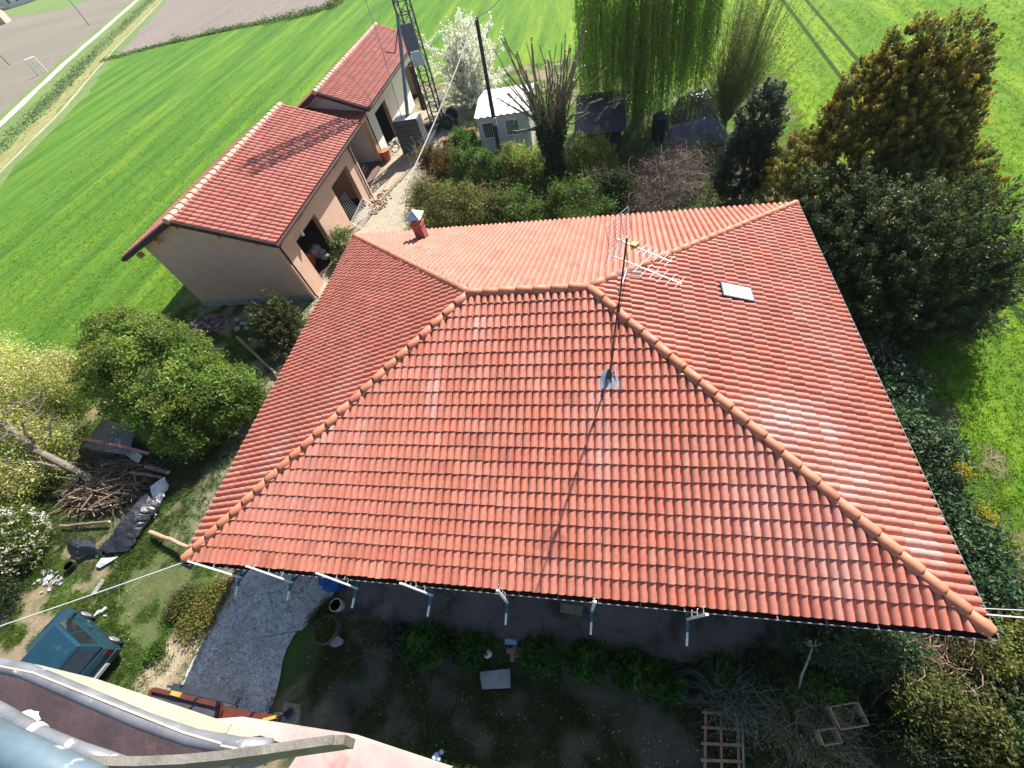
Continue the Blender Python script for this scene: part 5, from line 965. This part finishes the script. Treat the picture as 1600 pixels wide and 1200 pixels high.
q = MB(); o = P(702, 222, .3); q.obox(o, (.9, .5, .6), .4); q.obox(P(733, 208, .3), (.9, .4, .5), .1); solo('rusty_box', q, mat('rust', (.26, .09, .045), .9, var=.4, sc=4, bmp=.3), 'rust red metal boxes in the shrubs under the crane', 'box')
q = MB(); [q.bar(P(590+i*7, 318-i*7, .05+.02*(i % 2)), P(612+i*7, 290-i*7, .06), .07, .04) for i in range(6)]; solo('plank_scrap', q, M_WOODOLD, 'scrap boards strewn on the lane beyond the brick scatter', 'boards')
# ================================================================== FRONT YARD
q = MB(); o = P(533, 948); q.tube([o, o+[0, 0, .34], o+[0, 0, .34], o+[0, 0, .06]], [.15, .19, .165, .13], 20, caps=True); solo('plastic_pot', q, mat('white_plastic', (.60, .61, .62), .4, var=.06), 'white plastic pot standing on the gravel under the eave', 'pot')
q = MB(); q.obox(P(522, 913, .25), (.5, .35, .4), .2); q.obox(P(512, 908, .3), (.3, .25, .5), .5); solo('blue_crate', q, mat('blue_plastic', (.01, .12, .42), .4), 'bright blue plastic crate half hidden under the eave', 'crate')
t = thing('planter', 'round ring planter filled with yellowing leaves at the gravel edge', 'planter', tuple(P(515, 985))); o = P(515, 985); q = MB(); K = 22
ring = [o+[.36*math.cos(6.283*i/K), .36*math.sin(6.283*i/K), .2] for i in range(K+1)]; q.tube(ring, .045, 8); q.tube([p_-[0, 0, .14] for p_ in ring], .05, 8); q.build('rim', mat('old_rubber', (.10, .09, .07), .8, var=.3), t)
crown([(o[0], o[1], .22, .30, .30, .12)], 60, 24, .07, .07, [(.14, .17, .03), (.08, .12, .02), (.22, .2, .04)]).build('leaves', M_LEAF, t)
q = MB(); o = P(527, 1003, .05); q.prism([(o[0]+.2*math.cos(a)*(1+.2*math.sin(2*a+1)), o[1]+.14*math.sin(a)) for a in np.arange(0, 6.28, .5)], .09, .15); solo('flat_stone', q, mat('pink_slate', (.36, .30, .29), .9, var=.15), 'flat pinkish stone leaning against the ring planter', 'stone')
q = MB(); cs = [P(*p_) for p_ in ((751, 1050), (755, 1077), (799, 1075), (798, 1045), (765, 1048))]; q.prism([c[:2] for c in cs], .05, .13); solo('concrete_slab', q, M_CONC, 'grey concrete slab lying flat on the shaded yard', 'slab', bevel=.01)
q = MB(); [q.obox(P(*p_[:2], p_[2]), (.25, .12, .10), p_[3]) for p_ in ((804, 1012, .12, 1.5), (810, 1020, .08, 1.4), (801, 1026, .08, 1.7), (799, 1017, .16, .2))]; solo('brick_stack', q, mat('old_brick', (.30, .17, .13), .9, var=.25), 'four loose bricks beside the concrete slab', 'bricks')
q = MB(); o = P(799, 1003, .15); q.obox(o, (.34, .13, .12), .05); q.obox(o+[0, 0, .08], (.30, .10, .05), .05); solo('blue_jerrycan', q, mat('pale_blue_plastic', (.20, .42, .66), .4), 'pale blue jerrycan lying above the loose bricks', 'jerrycan')
q = MB(); o = P(763, 1022, .1); q.tube([o-[0, 0, .1], o+[0, 0, .08]], [.09, .11], 14); q.tube([o+[0, 0, .08], o+[.03, 0, .12]], [.115, .02], 14); solo('white_tub', q, M_WHITE, 'small white lidded tub left of the jerrycan', 'tub')
q = MB(); q.obox(P(893, 952, .09), (.62, .24, .05), -.06); q.obox(P(893, 957, .09), (.60, .04, .06), -.06); solo('wooden_plank', q, M_WOODOLD, 'weathered plank lying on the paving below the eave', 'plank')
q = MB(); o = P(1076, 1070, .08); K = 26; tv = []
for i in range(K):
    for j in range(10): a, b = 6.283*i/K, 6.283*j/10; tv.append(o+[(.30+.1*math.cos(b))*math.cos(a), (.30+.1*math.cos(b))*math.sin(a), .1+.1*math.sin(b)])
q.add(tv, [(i*10+j, ((i+1) % K)*10+j, ((i+1) % K)*10+(j+1) % 10, i*10+(j+1) % 10) for i in range(K) for j in range(10)]); solo('old_tyre', q, M_BLACK, 'old black tyre lying in the shaded plants at the end of the paving', 'tyre', smooth=True)
q = MB(); o = P(682, 1182, .08); [q.sphere(o+rng.normal(size=3)*[.05, .05, .02], (.07, .06, .05), 8) for i in range(5)]; solo('plastic_bag', q, mat('blue_white_bag', (.40, .52, .66), .4), 'pale blue plastic bag on the grass at the bottom edge', 'bag')
t = thing('wooden_trellis', 'brown wooden lattice lying flat in the weeds at the lower right', 'trellis', tuple(P(1125, 1140)))
a, b, c, d = [P(*p_, .22) for p_ in ((1100, 1108), (1155, 1112), (1160, 1215), (1098, 1215))]; q = MB()
for f in (.05, .48, .93): q.bar(lerp(a, b, f), lerp(d, c, f), .055, .03)
q.build('rail', M_TRIM, t); q = MB()
for f in (.05, .28, .52, .76): q.bar(lerp(a, d, f)+[-.05, 0, .031], lerp(b, c, f)+[.05, 0, .031], .055, .03)
q.build('crosspiece', M_TRIM, t); q = MB(); q.bar(lerp(b, c, .12)+[.03, 0, .07], lerp(b, c, 1)+[.02, 0, .07], .04, .03); q.build('grey_lath', M_WOODOLD, t)
for (px, py, lb, s_) in ((1322, 1118, 'pale old wooden crate in the weeds at the lower right', .40), (1292, 1150, 'smaller broken pinkish box below the wooden crate', .25)):
    o = P(px, py, .55); t = thing('wooden_crate', lb, 'crate', tuple(o), 'old crates in the weeds', .25); q = MB()
    for z in (-.12, .0, .12): 
        for y in (-s_*.5, s_*.5): q.obox((0, y, z), (s_*1.5, .02, .09))
        for x in (-s_*.75, s_*.75): q.obox((x, 0, z), (.02, s_*.96, .09))
    q.build('side_slats', mat('pale_crate', (.46, .36, .22), .85, var=.3, sc=6), t, world=False); q = MB(); [q.obox((0, -s_*.38+i*s_*.25, -.17), (s_*1.5, .09, .015)) for i in range(4)]; q.build('base_slats', mat('brown_board', (.34, .22, .15), .85, var=.4, sc=5), t, world=False)
for (px, py, lb) in ((158, 914, 'narrow grey board lying on the grass above the car'),): q = MB(); q.bar(P(163, 905, .05), P(146, 928, .05), .18, .04); solo('grey_board', q, mat('grey_board', (.34, .33, .31), .9), lb, 'board')
q = MB(); o = P(112, 885, .12); q.tube([o-[0, 0, .12], o+[0, 0, .12], o+[0, 0, .12], o-[0, 0, .05]], [.13, .17, .15, .12], 16); solo('black_pot', q, M_BLACK, 'round black pot among the litter below the brushwood', 'pot')
q = MB(); [q.obox(P(74+rng.normal()*11, 905+rng.normal()*9, .06), rng.uniform(.02, .10, 3)*[1.4, 1, .4], rng.random()*6, rng.normal()*.5) for i in range(44)]; tag(q.build('litter', mat('litter', (.42, .42, .44), .6, var=.6, sc=9)), 'scatter of white litter on the bare soil above the car', 'litter', kind='stuff')
q = MB(); [q.obox(P(155+rng.normal()*6, 958+rng.normal()*4, .05), rng.uniform(.03, .12, 3), rng.random()*3) for i in range(10)]; tag(q.build('litter', M_ATTR), 'few pale scraps on the shaded grass right of the car', 'litter', kind='stuff')
# low plants along the paving
GP = 'low leafy plants along the paving'; GC = [(.05, .14, .02), (.075, .18, .026), (.035, .095, .016)]
for (px, py, r_, lb) in ((622, 990, .38, 'greyish leafy plant left of the big shaded bush'), (670, 1005, .62, 'largest leafy bush of the row along the paving'), (735, 1012, .45, 'leafy plant just left of the white tub'), (845, 1020, .48, 'round leafy plant right of the loose bricks'), (918, 1025, .46, 'round leafy plant below the sixth edge protection post'), (982, 1038, .42, 'narrow leafy plant in the middle of the row, left of the drooping one'), (1032, 1060, .46, 'drooping leafy plant left of the old tyre'), (1120, 1045, .4, 'yellow tipped plant right of the old tyre')):
    bush('garden_plant', lb, 'plant', P(px, py+6), [(0, 0, r_*.55, r_, r_*.85, r_*.6), (r_*.5, .1, r_*.4, r_*.5, r_*.5, r_*.4)], int(150*r_/.45), 30, .085, .10, GC if px != 622 else [(.10, .13, .10), (.07, .1, .07)], GP, 5, asp=.6, clumpvar=.32)
# lower right thicket
TG = 'thicket in the lower right corner'
for (px, py, z, rx, ry, rz_, cols, n_, lb) in (
    (1340, 1010, .9, 1.3, .55, .8, [(.075, .13, .06), (.11, .17, .08), (.05, .09, .04)], 420, 'glossy small leaved shrub under the right end of the near eave'),
    (1560, 1010, .9, 1.1, .8, .8, [(.25, .25, .05), (.18, .2, .045), (.32, .29, .08)], 330, 'yellow olive shrub below the right corner of the roof'),
    (1520, 1120, .9, 1.2, .9, .8, [(.11, .14, .035), (.15, .17, .045), (.19, .21, .05)], 420, 'dark olive shrub at the bottom right corner'),
    (1430, 1160, .5, .9, .5, .5, [(.03, .05, .018), (.05, .07, .025)], 220, 'dark low shrub at the bottom edge left of the olive one'), (1592, 1180, .8, .9, .6, .7, [(.05, .08, .015), (.08, .11, .02)], 200, 'green shrub cut by the right edge at the very bottom'),
    (1230, 1070, .25, .35, .3, .3, [(.09, .2, .03), (.12, .25, .04)], 70, 'smaller fresh green clump left of the dry branch'), (1285, 1075, .3, .45, .35, .35, [(.11, .22, .035), (.16, .27, .05)], 90, 'larger fresh green clump right of the dry branch'),
    (1195, 1045, .3, .4, .4, .35, [(.03, .07, .016), (.05, .1, .02)], 80, 'dark green clump at the end of the paving')):
    bush('shrub', lb, 'shrub', P(px, py, z)*[1, 1, 0], [(0, 0, z, rx, ry, rz_), (rx*.5, -.1, z*.8, rx*.6, ry*.7, rz_*.7), (-rx*.5, .1, z*.7, rx*.6, ry*.6, rz_*.6)], n_, 36, .12, .075 if rz_ > .4 else .085, cols, TG, 8, wild=4, clumpvar=.35)
c1 = P(1440, 1025, .7); tangle('dry_bramble', 'dry brown bramble stems between the two shrubs below the roof corner', [(c1[0], c1[1], .7, 1.0, .5, .6), (c1[0]+.8, c1[1]-.1, .7, .8, .5, .5)], 620, [(.24, .17, .11), (.30, .23, .16), (.17, .12, .08)], .007, leafy=60, leafcols=OLV)
c1 = P(1240, 1130, .3); tangle('dry_weeds', 'pale grey tangle of dry weeds around the old crates', [(c1[0], c1[1], .25, .9, .55, .3), (c1[0]+.6, c1[1]-.2, .2, .8, .5, .25)], 420, [(.30, .30, .2), (.24, .25, .16), (.36, .35, .25)], .004, leafy=260, leafcols=[(.17, .21, .07), (.25, .27, .11), (.11, .15, .05)])
c1 = P(1140, 1095, .25); tangle('dry_weeds', 'bluish shaded reed tangle over the wooden lattice', [(c1[0], c1[1], .3, .5, .35, .3)], 170, [(.22, .25, .24), (.16, .19, .18)], .005, leafy=110, leafcols=[(.06, .12, .06), (.09, .15, .07)])
q = MB(); a = P(1240, 1085, .2); b = P(1270, 1010, 1.3); branch(q, a, b, .03, .02, 4, .03, 6); [branch(q, b, b+[-.15+rng.normal()*.12, rng.normal()*.06, .28+rng.random()*.2]+np.array([-.15*rng.random(), 0, 0]), .014, .006, 3, .06, 5) for i in range(9)]; solo('dry_branch', q, mat('pale_branch', (.40, .31, .25), .9), 'upright dry branch with a bundle of bare twigs below the near eave', 'branch')
bush('shrub', 'yellow green weeds along the left edge of the gravel drive', 'shrub', P(325, 950), [(0, 0, .12, .7, .8, .2), (-.2, -.5, .12, .5, .5, .16), (.25, .5, .15, .4, .5, .2)], 170, 30, .11, .075, [(.20, .20, .04), (.14, .17, .03), (.25, .22, .07)], 'weeds beside the gravel drive', 4)
bush('shrub', 'small green weed tuft on the sandy ground right of the car', 'shrub', P(250, 1018), [(0, 0, .1, .25, .25, .15)], 40, 30, .08, .07, [(.09, .17, .03)], 'weeds beside the gravel drive', 3)
bush('shrub', 'weeds in the half shade left of the first edge protection post', 'shrub', P(290, 940), [(0, 0, .15, .45, .5, .2)], 90, 30, .1, .075, [(.10, .13, .03), (.15, .13, .06)], 'weeds beside the gravel drive', 4)
# ================================================================== GRASS
def grass(name, label, n, box, dens, cols, h0, h1, w0=.02, tuft=6):
    x = rng.uniform(box[0], box[1], n); y = rng.uniform(box[2], box[3], n); ok = rng.random(n) < dens(x, y); x, y = x[ok], y[ok]; m_ = len(x)
    k = np.repeat(np.arange(m_), tuft); x2 = x[k]+rng.normal(size=len(k))*.06; y2 = y[k]+rng.normal(size=len(k))*.06; n_ = len(k); h_ = rng.uniform(h0, h1, n_)*(.6+.8*vn(x2*.9, y2*.25)); a = rng.random(n_)*6.283
    lx, ly = rng.normal(size=n_)*.45*h_, rng.normal(size=n_)*.45*h_; w_ = w0*rng.uniform(.6, 1.5, n_); b0 = np.column_stack([x2-np.cos(a)*w_, y2-np.sin(a)*w_, 0*h_]); b1 = np.column_stack([x2+np.cos(a)*w_, y2+np.sin(a)*w_, 0*h_]); tp = np.column_stack([x2+lx, y2+ly, h_])
    V = np.stack([b0, b1, tp], 1).reshape(-1, 3); cl = pal(m_, cols, .2)[k]*(1+rng.normal(0, .12, (n_, 1))); mb = MB(); mb.add(V, np.arange(3*n_).reshape(-1, 3), np.repeat(np.clip(cl, .002, .9), 3, 0)); return tag(mb.build(name, M_LEAF), label, 'grass', kind='stuff')
CG = [(.16, .30, .03), (.22, .36, .034), (.19, .33, .03), (.28, .40, .04)]
grass('field_grass', 'bright green young crop growing right of the house', 110000, (20.2, 42, 0, 44), lambda x, y: np.exp(-np.hypot(x-18, y)/18)*(1-np.clip(np.exp(-((x-24.9)/.16)**2)+np.exp(-((x-26.4)/.16)**2), 0, 1)), CG, .06, .15, .012)
grass('crop_grass', 'green young crop growing in rows left of the barns', 110000, (-42, -11.6, 2, 50), lambda x, y: np.exp(-np.hypot(x+8, y-8)/16)*(.35+.65*(np.sin(x*2.1+vn(x*.3, y*.05)*3) > -.3)), CG, .06, .14, .012)
def yd(x, y): return (fbm(x*1.7+5, y*1.7)*.6+fbm(x*.45, y*.45)*.4 > .47)*1.*(~((x > -1.15) & (x < 2.6)))*(~((x > 2.6) & (x < 16) & (y > -1.0)))
grass('yard_grass', 'short rough grass in the front yard', 60000, (-14, 19, -6.5, 1.2), yd, [(.05, .11, .018), (.08, .15, .025), (.14, .16, .045)], .04, .14, .012)
grass('lane_grass', 'rough grass between the evergreen and the house', 16000, (-13, -.6, 1.2, 14), lambda x, y: yd(x, y)*1., [(.06, .13, .02), (.09, .16, .03)], .05, .16, .012)

ed = np.concatenate([np.array(wob([(2.55, .8), (2.4, -.4), (1.6, -1.3), (1.75, -5)], .08, 60)), np.array(wob([(-1.4, 1.0), (-1.46, -.5), (-1.5, -5)], .05, 30)), np.array(wob([(2.9, -.75), (8, -.78), (15.2, -.88)], .06, 70))])
k = rng.integers(0, len(ed), 1300); k = np.repeat(k[vn(ed[k, 0]*1.7, ed[k, 1]*1.7) > .42], 9); n_ = len(k); p = ed[k]+rng.normal(size=(n_, 2))*.09; h_ = rng.uniform(.04, .14, n_); a = rng.random(n_)*6.283; w_ = .011
b0 = np.column_stack([p[:, 0]-np.cos(a)*w_, p[:, 1]-np.sin(a)*w_, .05+0*h_]); b1 = np.column_stack([p[:, 0]+np.cos(a)*w_, p[:, 1]+np.sin(a)*w_, .05+0*h_]); tp = np.column_stack([p[:, 0]+rng.normal(size=n_)*.05, p[:, 1]+rng.normal(size=n_)*.05, .06+h_])
mb = MB(); mb.add(np.stack([b0, b1, tp], 1).reshape(-1, 3), np.arange(3*n_).reshape(-1, 3), np.repeat(pal(n_, [(.08, .15, .025), (.12, .18, .035), (.2, .2, .07)]), 3, 0)); tag(mb.build('edge_weeds', M_LEAF), 'ragged weeds along the edges of the gravel drive and the paving', 'weeds', kind='stuff')
mb = MB(); n = 5200; p = np.column_stack([rng.uniform(-7, 18, n), rng.uniform(-6, .6, n), .075+rng.random(n)*.02]); ok = fbm(p[:, 0]*.9, p[:, 1]*.9) > .43; p = p[ok]
quads(mb, p, frames(len(p))*.5+[0, 0, 1], .05*rng.uniform(.5, 1.5, len(p)), .6, pal(len(p), [(.22, .15, .08), (.32, .25, .14), (.12, .09, .05), (.42, .38, .28)])); q = MB()
for i in range(170):
    c_ = np.array([rng.uniform(-6, 17), rng.uniform(-5, -.2), .08]); d = np.array([rng.normal(), rng.normal(), .05])*rng.uniform(.05, .22); mb.tube([c_-d, c_+d*.1+[0, 0, .01], c_+d], [.006, .006, .003], 4, c=(.28, .22, .15))
tag(mb.build('leaf_litter', M_LEAF), 'dry leaves and twigs scattered over the shaded front yard', 'litter', kind='stuff')
mb = MB()
for i in range(900): mb.obox((rng.uniform(-1.4, 1.5), rng.uniform(-5, .9), .068), rng.uniform(.02, .055, 3), rng.random()*6, rng.normal()*.5, np.array([.5, .49, .47])*rng.uniform(.5, 1.3))
tag(mb.build('loose_stones', M_ATTR), 'loose larger stones on the gravel drive', 'stones', kind='stuff')
# ================================================================== HAZE
hz = MB(); hz.box(-1600, 500, -60, 1500, -1, 60)
hm = bpy.data.materials.new('haze'); hm.use_nodes = True; ht = hm.node_tree; ht.nodes.remove(ht.nodes['Principled BSDF'])
pv = ht.nodes.new('ShaderNodeVolumePrincipled'); pv.inputs['Color'].default_value = (.80, .88, 1, 1); pv.inputs['Density'].default_value = .0002; pv.inputs['Anisotropy'].default_value = .2
ht.links.new(pv.outputs[0], ht.nodes['Material Output'].inputs['Volume'])
tag(hz.build('haze', hm), kind='stuff'); SC.cycles.volume_bounces = 0
